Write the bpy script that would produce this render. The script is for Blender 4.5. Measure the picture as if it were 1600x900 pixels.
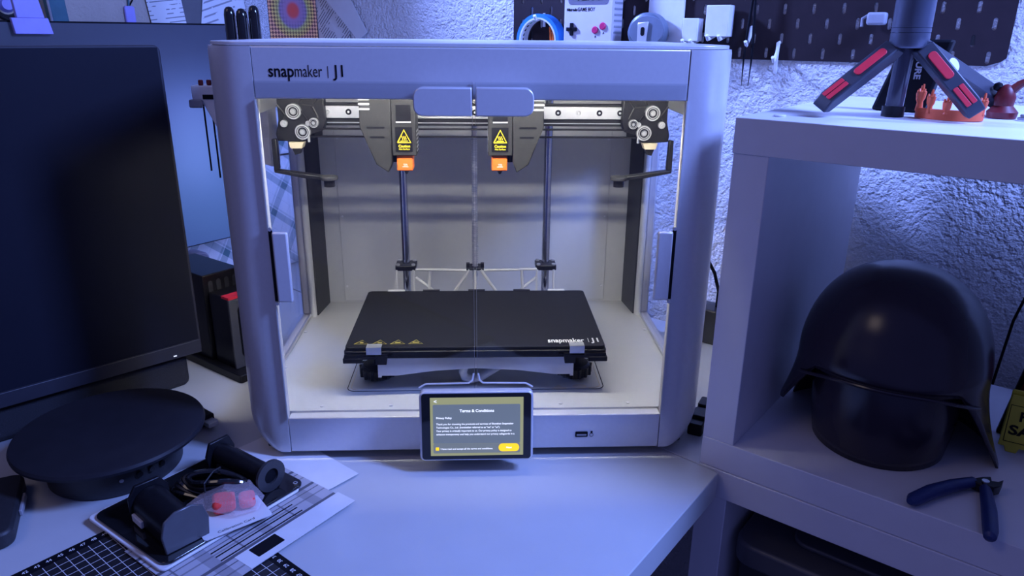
import bpy, bmesh, math, random
from mathutils import Vector, Matrix
random.seed(4)
PI = math.pi
for o in list(bpy.data.objects): bpy.data.objects.remove(o)
sc = bpy.context.scene
C = sc.collection

# ------------------------------------------------------------------ camera
CAM = Vector((0.0057, -0.7473, 0.4719)); YAW, PITCH, ROLL, FPX = 0.0455, 0.3356, 0.0101, 1144.0
def cam_matrix():
    f = Vector((math.sin(YAW)*math.cos(PITCH), math.cos(YAW)*math.cos(PITCH), -math.sin(PITCH)))
    r = Vector((math.cos(YAW), -math.sin(YAW), 0)); u = r.cross(f)
    cr, sr = math.cos(ROLL), math.sin(ROLL)
    r2 = cr*r + sr*u; u2 = -sr*r + cr*u
    m = Matrix.Identity(4)
    for i in range(3): m[i][0] = r2[i]; m[i][1] = u2[i]; m[i][2] = -f[i]; m[i][3] = CAM[i]
    return m
cd = bpy.data.cameras.new('camera'); co = bpy.data.objects.new('camera', cd); C.objects.link(co)
cd.sensor_width = 36; cd.lens = 36*FPX/1600; cd.clip_start = 0.02; co.matrix_world = cam_matrix()
sc.camera = co

# ------------------------------------------------------------------ world, lights, exposure
sc.view_settings.view_transform = 'Standard'; sc.view_settings.look = 'None'
sc.view_settings.gamma = 1; sc.view_settings.use_curve_mapping = False
sc.view_settings.exposure = 0.0
w = bpy.data.worlds.new('room_ambience'); sc.world = w; w.use_nodes = True
w.node_tree.nodes['Background'].inputs[0].default_value = (0.23, 0.28, 1.0, 1)
w.node_tree.nodes['Background'].inputs[1].default_value = 0.27
def area(name, loc, target, sx, sy, power, col, spread=180):
    l = bpy.data.lights.new(name, 'AREA'); l.shape = 'RECTANGLE'; l.size = sx; l.size_y = sy
    l.energy = power; l.color = col; l.spread = math.radians(spread)
    o = bpy.data.objects.new(name, l); C.objects.link(o); o.location = loc
    o.rotation_euler = (Vector(target)-Vector(loc)).to_track_quat('-Z', 'Y').to_euler()
    return o
area('blue_room_lamp', (1.00, -0.45, 1.16), (0.02, -0.12, 0.12), 0.20, 0.40, 42.0, (0.20, 0.32, 1.0))
area('blue_wall_lamp', (-0.494, 0.656, 1.00), (0.60, 0.20, 0.18), 0.10, 0.10, 7.2, (0.22, 0.33, 1.0), 75)
area('blue_light_bar', (-0.10, 0.50, 0.24), (-0.60, 0.62, 0.16), 0.06, 0.20, 1.15, (0.22, 0.33, 1.0))
area('dim_warm_room_lamp', (-1.05, -0.65, 1.5), (-0.3, 0.1, 0.0), 0.5, 0.5, 1.6, (1.0, 0.80, 0.72))

# ------------------------------------------------------------------ frames: right wall, left wall, shelf
AW = -0.6732; UW = Vector((math.cos(AW), math.sin(AW), 0)); NW = Vector((math.sin(AW), -math.cos(AW), 0)); W0 = Vector((0.3965, 0.3939, 0))
def WP(s, off, z): v = W0 + UW*s + NW*off; return Vector((v.x, v.y, z))
AL = PI/2 + AW; LC = W0 + UW*-0.96; UL = Vector((math.cos(AL), math.sin(AL), 0)); NL = Vector((math.sin(AL), -math.cos(AL), 0))
def LP(t, off, z): v = LC - UL*t + NL*off; return Vector((v.x, v.y, z))
AS = math.radians(-41.0); S0 = Vector((0.2605, -0.0165, 0)); US = Vector((math.cos(AS), math.sin(AS), 0)); DS = Vector((-math.sin(AS), math.cos(AS), 0))
def SP(s, d, z): v = S0 + US*s + DS*d; return Vector((v.x, v.y, z))

# ------------------------------------------------------------------ materials
MATS = {}
def mat(name, col, rough=0.5, metal=0.0, var=0.06, vscale=60, bump=0, bscale=300, emit=None, es=1.0, coat=0, spec=0.5):
    if name in MATS: return MATS[name]
    m = bpy.data.materials.new(name); m.use_nodes = True; nt = m.node_tree; N = nt.nodes; L = nt.links
    b = N['Principled BSDF']; b.inputs['Roughness'].default_value = rough; b.inputs['Metallic'].default_value = metal
    b.inputs['Coat Weight'].default_value = coat; b.inputs['Specular IOR Level'].default_value = spec
    tc = N.new('ShaderNodeTexCoord')
    nz = N.new('ShaderNodeTexNoise'); nz.inputs['Scale'].default_value = vscale; nz.inputs['Detail'].default_value = 3
    L.new(tc.outputs['Object'], nz.inputs['Vector'])
    rp = N.new('ShaderNodeValToRGB'); c0 = [max(0, c*(1-var)) for c in col]; c1 = [min(1, c*(1+var)) for c in col]
    rp.color_ramp.elements[0].position = 0.3; rp.color_ramp.elements[1].position = 0.7
    rp.color_ramp.elements[0].color = (*c0, 1); rp.color_ramp.elements[1].color = (*c1, 1)
    L.new(nz.outputs['Fac'], rp.inputs['Fac']); L.new(rp.outputs['Color'], b.inputs['Base Color'])
    if bump:
        n2 = N.new('ShaderNodeTexNoise'); n2.inputs['Scale'].default_value = bscale; n2.inputs['Detail'].default_value = 4
        L.new(tc.outputs['Object'], n2.inputs['Vector'])
        bp = N.new('ShaderNodeBump'); bp.inputs['Strength'].default_value = 1.0; bp.inputs['Distance'].default_value = bump
        L.new(n2.outputs['Fac'], bp.inputs['Height']); L.new(bp.outputs['Normal'], b.inputs['Normal'])
    if emit:
        b.inputs['Emission Color'].default_value = (*emit, 1); b.inputs['Emission Strength'].default_value = es
    MATS[name] = m; return m
def glass_mat(name, tint, ior=1.45, rough=0.0):
    m = bpy.data.materials.new(name); m.use_nodes = True; nt = m.node_tree; N = nt.nodes; L = nt.links
    for n in list(N): N.remove(n)
    out = N.new('ShaderNodeOutputMaterial'); mx = N.new('ShaderNodeMixShader'); fr = N.new('ShaderNodeFresnel'); fr.inputs['IOR'].default_value = ior
    tr = N.new('ShaderNodeBsdfTransparent'); tr.inputs['Color'].default_value = (*tint, 1)
    gl = N.new('ShaderNodeBsdfGlossy'); gl.inputs['Roughness'].default_value = rough
    gm = N.new('ShaderNodeNewGeometry'); im = N.new('ShaderNodeMath'); im.operation = 'MULTIPLY_ADD'   # same IOR from either face of the thin sheet
    im.inputs[1].default_value = 1/ior-ior; im.inputs[2].default_value = ior; L.new(gm.outputs['Backfacing'], im.inputs[0]); L.new(im.outputs[0], fr.inputs['IOR'])
    L.new(fr.outputs[0], mx.inputs[0]); L.new(tr.outputs[0], mx.inputs[1]); L.new(gl.outputs[0], mx.inputs[2]); L.new(mx.outputs[0], out.inputs[0])
    MATS[name] = m; return m
def stripes(nt, vec, axis, period, ramp):
    """a hard-edged repeating stripe print along one axis; ramp = [(pos, grey)]"""
    N, L = nt.nodes, nt.links
    sp = N.new('ShaderNodeSeparateXYZ'); L.new(vec, sp.inputs[0])
    dv = N.new('ShaderNodeMath'); dv.operation = 'DIVIDE'; dv.inputs[1].default_value = period; L.new(sp.outputs[axis], dv.inputs[0])
    fl = N.new('ShaderNodeMath'); fl.operation = 'FLOOR'; L.new(dv.outputs[0], fl.inputs[0])
    fc = N.new('ShaderNodeMath'); fc.operation = 'SUBTRACT'; L.new(dv.outputs[0], fc.inputs[0]); L.new(fl.outputs[0], fc.inputs[1])
    rp = N.new('ShaderNodeValToRGB'); rp.color_ramp.interpolation = 'CONSTANT'
    e = rp.color_ramp.elements
    while len(e) > 1: e.remove(e[-1])
    e[0].position = ramp[0][0]; e[0].color = (*[ramp[0][1]]*3, 1)
    for pos, g in ramp[1:]: x = e.new(pos); x.color = (g, g, g, 1)
    L.new(fc.outputs[0], rp.inputs['Fac']); return rp.outputs['Color']
def mixcol(nt, fac, a, b, mode='MIX'):
    mx = nt.nodes.new('ShaderNodeMix'); mx.data_type = 'RGBA'; mx.blend_type = mode
    for sock, v in ((mx.inputs[0], fac), (mx.inputs[6], a), (mx.inputs[7], b)):
        if isinstance(v, (int, float)): sock.default_value = v
        elif isinstance(v, tuple): sock.default_value = (*v, 1)
        else: nt.links.new(v, sock)
    return mx.outputs[2]
def print_mat(name, rough=0.6):
    m = bpy.data.materials.new(name); m.use_nodes = True; nt = m.node_tree
    b = nt.nodes['Principled BSDF']; b.inputs['Roughness'].default_value = rough
    tc = nt.nodes.new('ShaderNodeTexCoord'); mp = nt.nodes.new('ShaderNodeMapping'); nt.links.new(tc.outputs['Object'], mp.inputs[0])
    MATS[name] = m; return m, nt, b, mp

M_silver = mat('anodised_silver', (0.66, 0.65, 0.67), 0.30, 0.30, 0.02, 200)
M_silver_in = mat('inner_grey_sheet', (0.58, 0.58, 0.57), 0.42, 0.25, 0.02, 150)
M_steel = mat('bright_steel', (0.78, 0.78, 0.78), 0.36, 0.85, 0.04, 150)
M_rod = mat('polished_rod', (0.50, 0.52, 0.60), 0.18, 1.0, 0.03, 100)
M_black = mat('black_plastic', (0.008, 0.008, 0.011), 0.34, 0, 0.15, 200, 0.0001, 900, spec=0.25)
M_dark = mat('dark_grey_plastic', (0.024, 0.024, 0.029), 0.5, 0, 0.1, 150, 0.0002, 900)
M_cover = mat('charcoal_cover', (0.024, 0.024, 0.026), 0.45, 0, 0.1, 150, 0.0001, 900, spec=0.2)
M_bed = mat('textured_bed_black', (0.008, 0.008, 0.011), 0.6, 0, 0.2, 900, 0.0003, 2500, spec=0.2)
M_gloss = mat('gloss_black', (0.010, 0.010, 0.012), 0.08, 0, 0.05, 50, coat=0.3)
M_white = mat('white_laminate', (0.76, 0.75, 0.78), 0.38, 0, 0.02, 30, 0.00005, 800)
M_table = mat('white_table_top', (0.51, 0.52, 0.53), 0.34, 0, 0.02, 20, 0.00005, 900)
M_wplastic = mat('white_print_plastic', (0.72, 0.71, 0.72), 0.5, 0, 0.03, 90)
M_gplastic = mat('grey_plastic', (0.30, 0.30, 0.33), 0.5, 0, 0.05, 90)
M_orange = mat('orange_silicone', (0.85, 0.16, 0.02), 0.5, 0, 0.05, 90)
M_red = mat('red_rubber', (0.70, 0.02, 0.04), 0.5, 0, 0.05, 90)
M_dred = mat('dark_red_plastic', (0.13, 0.006, 0.009), 0.45, 0, 0.1, 90)
M_yellow = mat('yellow_print', (0.95, 0.70, 0.02), 0.5, 0, 0.02, 90)
M_bedyellow = mat('faded_yellow_print', (0.40, 0.30, 0.05), 0.6, 0, 0.02, 90)
M_ink = mat('black_ink', (0.006, 0.006, 0.009), 0.5, 0, 0.02, 90, spec=0.1)
M_wink = mat('white_ink', (0.85, 0.85, 0.85), 0.5, 0, 0.02, 90)
M_blue = mat('blue_grip', (0.02, 0.035, 0.14), 0.45, 0, 0.08, 90)
M_paper = mat('paper', (0.70, 0.70, 0.70), 0.7, 0, 0.03, 40)
M_tape = mat('blue_tape', (0.03, 0.22, 0.62), 0.4, 0, 0.06, 200)
M_brass = mat('cream_connector', (0.62, 0.52, 0.36), 0.5, 0, 0.05, 100)
M_ledm = mat('led_strip_glow', (1, 1, 1), 0.5, emit=(1.0, 0.97, 0.89), es=225.0)
M_glass = glass_mat('door_glass', (0.95, 0.96, 0.97), 1.40)
def film_mat(name, fac):
    m = bpy.data.materials.new(name); m.use_nodes = True; nt = m.node_tree; N = nt.nodes; L = nt.links; b = N['Principled BSDF']
    b.inputs['Base Color'].default_value = (.78, .66, .70, 1); b.inputs['Roughness'].default_value = .25
    nz = N.new('ShaderNodeTexNoise'); nz.inputs['Scale'].default_value = 60; mr = N.new('ShaderNodeMapRange'); mr.inputs[3].default_value = fac-.15; mr.inputs[4].default_value = fac+.15
    L.new(nz.outputs['Fac'], mr.inputs[0]); L.new(mr.outputs[0], b.inputs['Alpha']); MATS[name] = m; return m
M_window = glass_mat('side_window_acrylic', (0.97, 0.97, 0.98), 1.14)
M_bag = film_mat('milky_bag_film', .30)
M_pegboard = mat('dark_pegboard', (0.022, 0.013, 0.016), 0.6, 0, 0.08, 60, spec=0.2)
M_monitor = mat('monitor_screen', (0.012, 0.013, 0.022), 0.5, 0, 0.05, 10, spec=0.12)
M_bezel = mat('monitor_bezel', (0.03, 0.03, 0.042), 0.45, 0, 0.05, 100)
M_helmet = mat('dark_smoked_plastic', (0.022, 0.016, 0.026), 0.24, 0, 0.1, 20)
M_teal = mat('teal_cloth', (0.06, 0.16, 0.20), 0.8, 0, 0.1, 50)
M_purple = mat('lilac_plastic', (0.35, 0.32, 0.75), 0.5, 0, 0.05, 50)
M_carpet = mat('dark_floor', (0.06, 0.05, 0.06), 0.9, 0, 0.2, 40)

def wall_mat(name, col, dist):
    m = mat(name, col, 0.85, 0, 0.04, 15); nt = m.node_tree; N = nt.nodes; L = nt.links; b = N['Principled BSDF']
    tc = N.new('ShaderNodeTexCoord')
    v1 = N.new('ShaderNodeTexNoise'); v1.inputs['Scale'].default_value = 210; v1.inputs['Detail'].default_value = 3; v1.inputs['Roughness'].default_value = 0.55
    v2 = N.new('ShaderNodeTexNoise'); v2.inputs['Scale'].default_value = 85; v2.inputs['Detail'].default_value = 2
    L.new(tc.outputs['Object'], v1.inputs['Vector']); L.new(tc.outputs['Object'], v2.inputs['Vector'])
    r2 = N.new('ShaderNodeMapRange'); r2.inputs[1].default_value = .35; r2.inputs[2].default_value = .52; r2.interpolation_type = 'SMOOTHSTEP'; L.new(v2.outputs['Fac'], r2.inputs[0])
    ad = N.new('ShaderNodeMath'); ad.operation = 'MULTIPLY_ADD'; ad.inputs[1].default_value = .35; L.new(r2.outputs[0], ad.inputs[0]); L.new(v1.outputs['Fac'], ad.inputs[2])
    bp = N.new('ShaderNodeBump'); bp.inputs['Strength'].default_value = 1; bp.inputs['Distance'].default_value = dist
    L.new(ad.outputs[0], bp.inputs['Height']); L.new(bp.outputs['Normal'], b.inputs['Normal']); return m
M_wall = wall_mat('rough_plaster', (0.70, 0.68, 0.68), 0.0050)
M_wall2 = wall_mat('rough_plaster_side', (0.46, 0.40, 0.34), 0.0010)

# ------------------------------------------------------------------ mesh helpers
def prop(o, label=None, cat=None, group=None, kind=None):
    if label: o['label'] = label
    if cat: o['category'] = cat
    if group: o['group'] = group
    if kind: o['kind'] = kind
    return o
def thing(name, label, cat, loc=(0, 0, 0), rotz=0, group=None, rot=None):
    o = bpy.data.objects.new(name, None); o.empty_display_size = 0.02; C.objects.link(o)
    o.location = loc; o.rotation_euler = rot or (0, 0, rotz)
    return prop(o, label, cat, group)
class MB:
    def __init__(s): s.v = []; s.f = []
    def add(s, vs, fs):
        n = len(s.v); s.v += [tuple(v) for v in vs]; s.f += [tuple(i+n for i in f) for f in fs]; return s
    def box(s, x0, x1, y0, y1, z0, z1):
        return s.add([(x, y, z) for z in (z0, z1) for x, y in ((x0, y0), (x1, y0), (x1, y1), (x0, y1))],
                     [(3, 2, 1, 0), (4, 5, 6, 7), (0, 1, 5, 4), (1, 2, 6, 5), (2, 3, 7, 6), (3, 0, 4, 7)])
    def prism(s, poly, a, b, axis='z'):
        """a flat outline extruded from a to b; axis y: outline is (x, z); axis x: outline is (y, z)"""
        ar = sum(poly[i][0]*poly[(i+1) % len(poly)][1]-poly[(i+1) % len(poly)][0]*poly[i][1] for i in range(len(poly)))
        if ar < 0: poly = poly[::-1]
        if axis == 'y': a, b = b, a
        if (a > b): pass
        mk = {'z': lambda p, t: (p[0], p[1], t), 'y': lambda p, t: (p[0], t, p[1]), 'x': lambda p, t: (t, p[0], p[1])}[axis]
        n = len(poly)
        return s.add([mk(p, a) for p in poly]+[mk(p, b) for p in poly],
                     [tuple(range(n))[::-1], tuple(range(n, 2*n))]+[(i, (i+1) % n, n+(i+1) % n, n+i) for i in range(n)])
    def tube(s, path, r, seg=12, cap=True, r2=None):
        P = [Vector(p) for p in path]; n = len(P); vs = []
        rs = r if isinstance(r, (list, tuple)) else [r]*n
        t0 = (P[1]-P[0]).normalized(); up = Vector((0, 0, 1)) if abs(t0.z) < .9 else Vector((1, 0, 0))
        a = t0.cross(up).normalized()
        for i in range(n):
            t = ((P[min(i+1, n-1)]-P[i]).normalized()+(P[i]-P[max(i-1, 0)]).normalized())
            t = t.normalized() if t.length > 1e-6 else t0
            a = (a-t*a.dot(t)).normalized(); b = t.cross(a)
            vs += [P[i]+(a*math.cos(2*PI*k/seg)+b*math.sin(2*PI*k/seg))*rs[i] for k in range(seg)]
        fs = [(i*seg+k, i*seg+(k+1) % seg, (i+1)*seg+(k+1) % seg, (i+1)*seg+k) for i in range(n-1) for k in range(seg)]
        if cap: fs += [tuple(range(seg))[::-1], tuple(range((n-1)*seg, n*seg))]
        return s.add(vs, fs)
    def lathe(s, prof, c=(0, 0, 0), seg=32, axis='z', closed=False):
        """prof: [(r, h)] turned about an axis through c"""
        def mk(r, h, a):
            x, y = r*math.cos(a), r*math.sin(a)
            p = {'z': (x, y, h), 'y': (x, -h, y), 'x': (h, x, y)}[axis]
            return (p[0]+c[0], p[1]+c[1], p[2]+c[2])
        n = len(prof); vs = [mk(max(r, 1e-5), h, 2*PI*k/seg) for r, h in prof for k in range(seg)]
        fs = [(i*seg+k, i*seg+(k+1) % seg, ((i+1) % n)*seg+(k+1) % seg, ((i+1) % n)*seg+k) for i in range(n if closed else n-1) for k in range(seg)]
        return s.add(vs, fs)
    def cyl(s, c, r, h, axis='z', seg=24, bev=0):
        pr = [(0, 0), (r-bev, 0), (r, bev), (r, h-bev), (r-bev, h), (0, h)] if bev else [(0, 0), (r, 0), (r, h), (0, h)]
        return s.lathe(pr, c, seg, axis)
    def build(s, name, m, parent=None, bevel=0, seg=2, smooth=35, loc=None, rot=None, fix=True):
        me = bpy.data.meshes.new(name); me.from_pydata(s.v, [], s.f)
        if fix:
            bm = bmesh.new(); bm.from_mesh(me); bmesh.ops.remove_doubles(bm, verts=bm.verts, dist=1e-6)
            bmesh.ops.dissolve_degenerate(bm, dist=1e-7, edges=bm.edges)
            bmesh.ops.recalc_face_normals(bm, faces=bm.faces); bm.to_mesh(me); bm.free()
        return link(name, me, m, parent, bevel, seg, smooth, loc, rot)
def link(name, me, m, parent=None, bevel=0, seg=2, smooth=35, loc=None, rot=None):
    if m and not me.materials: me.materials.append(m)
    if smooth:
        me.shade_smooth(); me.set_sharp_from_angle(angle=math.radians(smooth))
    o = bpy.data.objects.new(name, me); C.objects.link(o); o.parent = parent
    if loc: o.location = loc
    if rot: o.rotation_euler = rot
    if bevel:
        b = o.modifiers.new('bevel', 'BEVEL'); b.width = bevel; b.segments = seg; b.limit_method = 'ANGLE'; b.angle_limit = math.radians(35)
    return o
def rrect(x0, x1, y0, y1, r, n=5, corners=(1, 1, 1, 1)):
    """outline of a rounded rectangle; corners: lower left, lower right, upper right, upper left"""
    out = []
    for (cx, cy, a0, c) in ((x0, y0, PI, corners[0]), (x1, y0, 1.5*PI, corners[1]), (x1, y1, 0, corners[2]), (x0, y1, .5*PI, corners[3])):
        rr = r*c
        if rr <= 0: out.append((cx, cy)); continue
        ox = cx+rr if cx == x0 else cx-rr; oy = cy+rr if cy == y0 else cy-rr
        out += [(ox+rr*math.cos(a0+.5*PI*k/n), oy+rr*math.sin(a0+.5*PI*k/n)) for k in range(n+1)]
    return out
def text(name, body, size, m, parent, loc, rot=(PI/2, 0, 0), ext=0.00012, align='LEFT', sx=1.0, bold=0.0, space=1.0, fit=None):
    cu = bpy.data.curves.new(name, 'FONT'); cu.body = body; cu.size = size; cu.extrude = ext; cu.align_x = align; cu.align_y = 'CENTER'
    cu.offset = bold; cu.resolution_u = 3; cu.space_character = space
    t = bpy.data.objects.new(name, cu); C.objects.link(t); bpy.context.view_layer.update()
    me = bpy.data.meshes.new_from_object(t.evaluated_get(bpy.context.evaluated_depsgraph_get())); bpy.data.objects.remove(t)
    o = bpy.data.objects.new(name, me); C.objects.link(o); me.materials.clear(); me.materials.append(m)
    if fit:
        xs = [v.co.x for v in me.vertices]; sx = fit/(max(xs)-min(xs))
    o.parent = parent; o.location = loc; o.rotation_euler = rot; o.scale = (sx, 1, 1); return o

# ================================================================== STRUCTURE
def wall_slab(name, f, a0, a1, m):
    mb = MB(); q = [f(a0, -0.002, -0.74), f(a1, -0.002, -0.74), f(a1, -0.002, 2.3), f(a0, -0.002, 2.3)]
    q2 = [f(a0, -0.09, -0.74), f(a1, -0.09, -0.74), f(a1, -0.09, 2.3), f(a0, -0.09, 2.3)]
    mb.add(q+q2, [(0, 1, 2, 3), (7, 6, 5, 4), (0, 4, 5, 1), (1, 5, 6, 2), (2, 6, 7, 3), (3, 7, 4, 0)])
    return prop(mb.build(name, m, smooth=0), kind='structure')
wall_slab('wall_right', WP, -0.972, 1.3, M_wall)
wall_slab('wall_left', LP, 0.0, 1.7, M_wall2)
prop(MB().box(-2.2, 2.2, -2.0, 1.9, -0.78, -0.74).build('floor', M_carpet, smooth=0), kind='structure')

# ================================================================== TABLE AND SHELVES
t = thing('desk', 'white laminate corner desk top carrying the printer and loose parts', 'desk', (0, 0, 0))
MB().prism([(.2760, -.0390), (-.525, .776), (-1.285, -.18), (-1.285, -.655), (-.234, -.655)], -.034, 0).build('front_board', M_table, t, .0012)
MB().prism([(.2755, -.0365), (.2600, -.0175), (.514, .278), (.478, .305), (-.353, .968), (-.5225, .7765)], -.034, 0).build('corner_board', M_table, t, .0012)
for x, y in ((-1.1, -.5), (-.32, -.55), (-.75, .3), (.05, .45)):
    MB().cyl((x, y, -.74), .022, .706, seg=16).build('leg', M_white, t)
TH = .0355; SW = .56; SDP = .370
def shelf_unit(name, label, z0, z1):
    o = thing(name, label, 'shelf', (S0.x, S0.y, 0), AS)
    MB().box(-.001, SW+.001, -.001, SDP, z1-TH, z1).build('top_panel', M_white, o, .0009)
    MB().box(0, SW, 0, SDP, z0, z0+TH).build('bottom_panel', M_white, o, .0009)
    MB().box(0, .0365, .0005, SDP, z0+TH, z1-TH).build('side_panel', M_white, o, .0009)
    MB().box(SW-.0365, SW, .0005, SDP, z0+TH, z1-TH).build('side_panel', M_white, o, .0009)
    return o
shelf_unit('cube_shelf', 'white open cube shelf beside the printer holding the dark helmet', 0, .395)
shelf_unit('cube_shelf', 'lower white cube shelf under the helmet shelf with a dark storage box', -.74, -.0005)
prop(MB().cyl((0, 0, 0), .006, .002, seg=16, bev=.0006).build('cover_cap', M_wplastic, loc=SP(.03, .035, .395)), 'small white cover cap on the top left corner of the shelf', 'cap')
b = thing('storage_box', 'dark grey lidded storage box inside the lower shelf', 'box', SP(.05, .02, -.70), AS)
MB().prism(rrect(0, .42, 0, .31, .02), 0, .575).build('tub', M_dark, b, .003)
MB().prism(rrect(-.006, .426, -.006, .316, .024), .575, .605).build('lid', mat('grey_lid', (.085, .085, .10), .4), b, .004)
MB().prism(rrect(.05, .37, .03, .28, .02), .605, .611).build('lid_rib', MATS['grey_lid'], b, .002)

# ================================================================== THE PRINTER
P = thing('enclosed_printer', 'silver enclosed 3D printer with glass doors, lit inside, on the desk', 'printer', (0, 0, 0))
HW, ZT, ZB, WS = .2695, .4575, .0115, .2142
def pillar(sx):
    n = 12; zs = [ZB+.04*(1-math.cos(.5*PI*k/6)) for k in range(7)]+[ZT-.004, ZT]
    rows = []
    for z in zs:
        h = max(0, ZB+.04-z)/.04
        k = 1-.62*(1-math.sqrt(max(0, 1-h*h)))
        if z == ZT: k = .985
        pts = [(WS, .0)]
        for i in range(n+1):
            a = .5*PI*i/n
            pts.append((WS+.008+(HW-WS-.008)*math.sin(a)**.9*k, .062-.062*math.cos(a)**.9))
        pts += [(WS+.008+(HW-WS-.008)*k, .078), (WS+.008+(HW-WS-.016)*k, .078), (WS+.008+(HW-WS-.016)*k*.9, .06), (WS+.006, .012), (WS, .012)]
        rows.append([(sx*x, y, z) for x, y in pts])
    m = len(rows[0]); vs = [p for r in rows for p in r]
    fs = [(i*m+j, i*m+(j+1) % m, (i+1)*m+(j+1) % m, (i+1)*m+j) for i in range(len(rows)-1) for j in range(m)]
    fs += [tuple(range(m)), tuple(range((len(rows)-1)*m, len(rows)*m))]
    return MB().add(vs, fs).build('corner_pillar', M_silver, P)
for sx in (-1, 1): pillar(sx)
fa = MB().box(-WS+.0005, WS-.0005, .0005, .014, .4084, ZT).build('top_fascia', M_silver, P, .0012)
text('logo_word', 'snap', .0165, M_ink, fa, (-.1990, .0003, .4343), fit=.0245, bold=.00022)
text('logo_word', 'maker', .0165, M_ink, fa, (-.1738, .0003, .4343), fit=.0262, bold=-.0001)
MB().box(-.1416, -.1411, .0002, .0006, .4285, .4395).build('logo_bar', M_ink, fa)
text('logo_word', 'J1', .0158, M_ink, fa, (-.1356, .0003, .4345), fit=.0098, bold=.0001)
ba = MB().box(-WS+.0005, WS-.0005, .0005, .014, ZB, .0552).build('bottom_fascia', M_silver, P, .0012)
MB().prism(rrect(.1155, .1300, .0262, .0330, .0008), .0002, -.0004, 'y').build('port_rim', M_ink, ba)
MB().prism(rrect(.1170, .1285, .0278, .0300, .0003), -.0003, -.0006, 'y').build('port_tongue', M_gplastic, ba)
MB().tube([(.1345+.0022*math.cos(a*.6283), .0002, .0285+.0022*math.sin(a*.6283)) for a in range(11)], .00025, 6).build('port_symbol', M_ink, ba)
MB().box(.1334, .1356, -.0001, .0005, .0312, .0334).build('port_symbol', M_ink, ba)
# lid, base, sides, back
MB().prism([(-WS-.012, .004), (WS+.012, .004)]+[(WS+.012+.041*math.sin(a*PI/12), .06-.056*math.cos(a*PI/12)) for a in range(1, 7)]+[(HW-.003, .38), (.245, .398), (-.245, .398), (-HW+.003, .38)]
           + [(-WS-.012-.041*math.sin(a*PI/12), .06-.056*math.cos(a*PI/12)) for a in range(6, 0, -1)], ZT+.0004, .4615).build('lid', M_silver, P, .0008)
MB().box(-.245, .245, .016, .385, .009, .052).build('base_tray', M_dark, P, .002)
for x in (-.215, .215):
    for y in (.04, .36): MB().cyl((x, y, 0), .018, .0095, seg=20, bev=.001).build('foot', M_black, P)
fl = MB().box(-.2555, .2555, .0145, .376, .0525, .057).build('chamber_floor', M_silver_in, P)
def loop_line(x0, x1, y0, y1, r, z, rad, m, par, name):
    pr = rrect(x0, x1, y0, y1, r, 6); MB().tube([(x, y, z) for x, y in pr+pr[:1]], rad, 6, cap=False).build(name, m, par)
loop_line(-.158, .158, .061, .262, .010, .0572, .0005, M_ink, fl, 'floor_seam')
loop_line(-.154, .154, .065, .258, .008, .0572, .0004, M_brass, fl, 'floor_seam')
MB().prism([(.092, .062), (.112, .062), (.102, .0725)], .057, .0573).build('warning_decal', M_brass, fl)
MB().prism([(.128+.009*math.cos(k*PI/10), .068+.006*math.sin(k*PI/10)) for k in range(20)], .057, .0573).build('warning_decal', M_brass, fl)
for x in (-.18, -.1, .1, .18): MB().cyl((x, .024, .057), .0022, .0008, seg=12).build('floor_screw', M_steel, fl)
bk = MB().box(-.2555, .2555, .376, .398, .0525, ZT).build('back_panel', M_silver_in, P)
MB().box(-.213, .207, .3735, .376, .060, .3560).build('back_plate', M_silver_in, bk, .0008)
for x in (-.208, .202):
    for z in (.085, .20, .32): MB().cyl((x, .3735, z), .0016, .001, 'y', 10).build('back_screw', M_steel, bk)
MB().prism(rrect(.118, .146, .322, .350, .001), .3735, .3729, 'y').build('access_flap', M_silver_in, bk)
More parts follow.
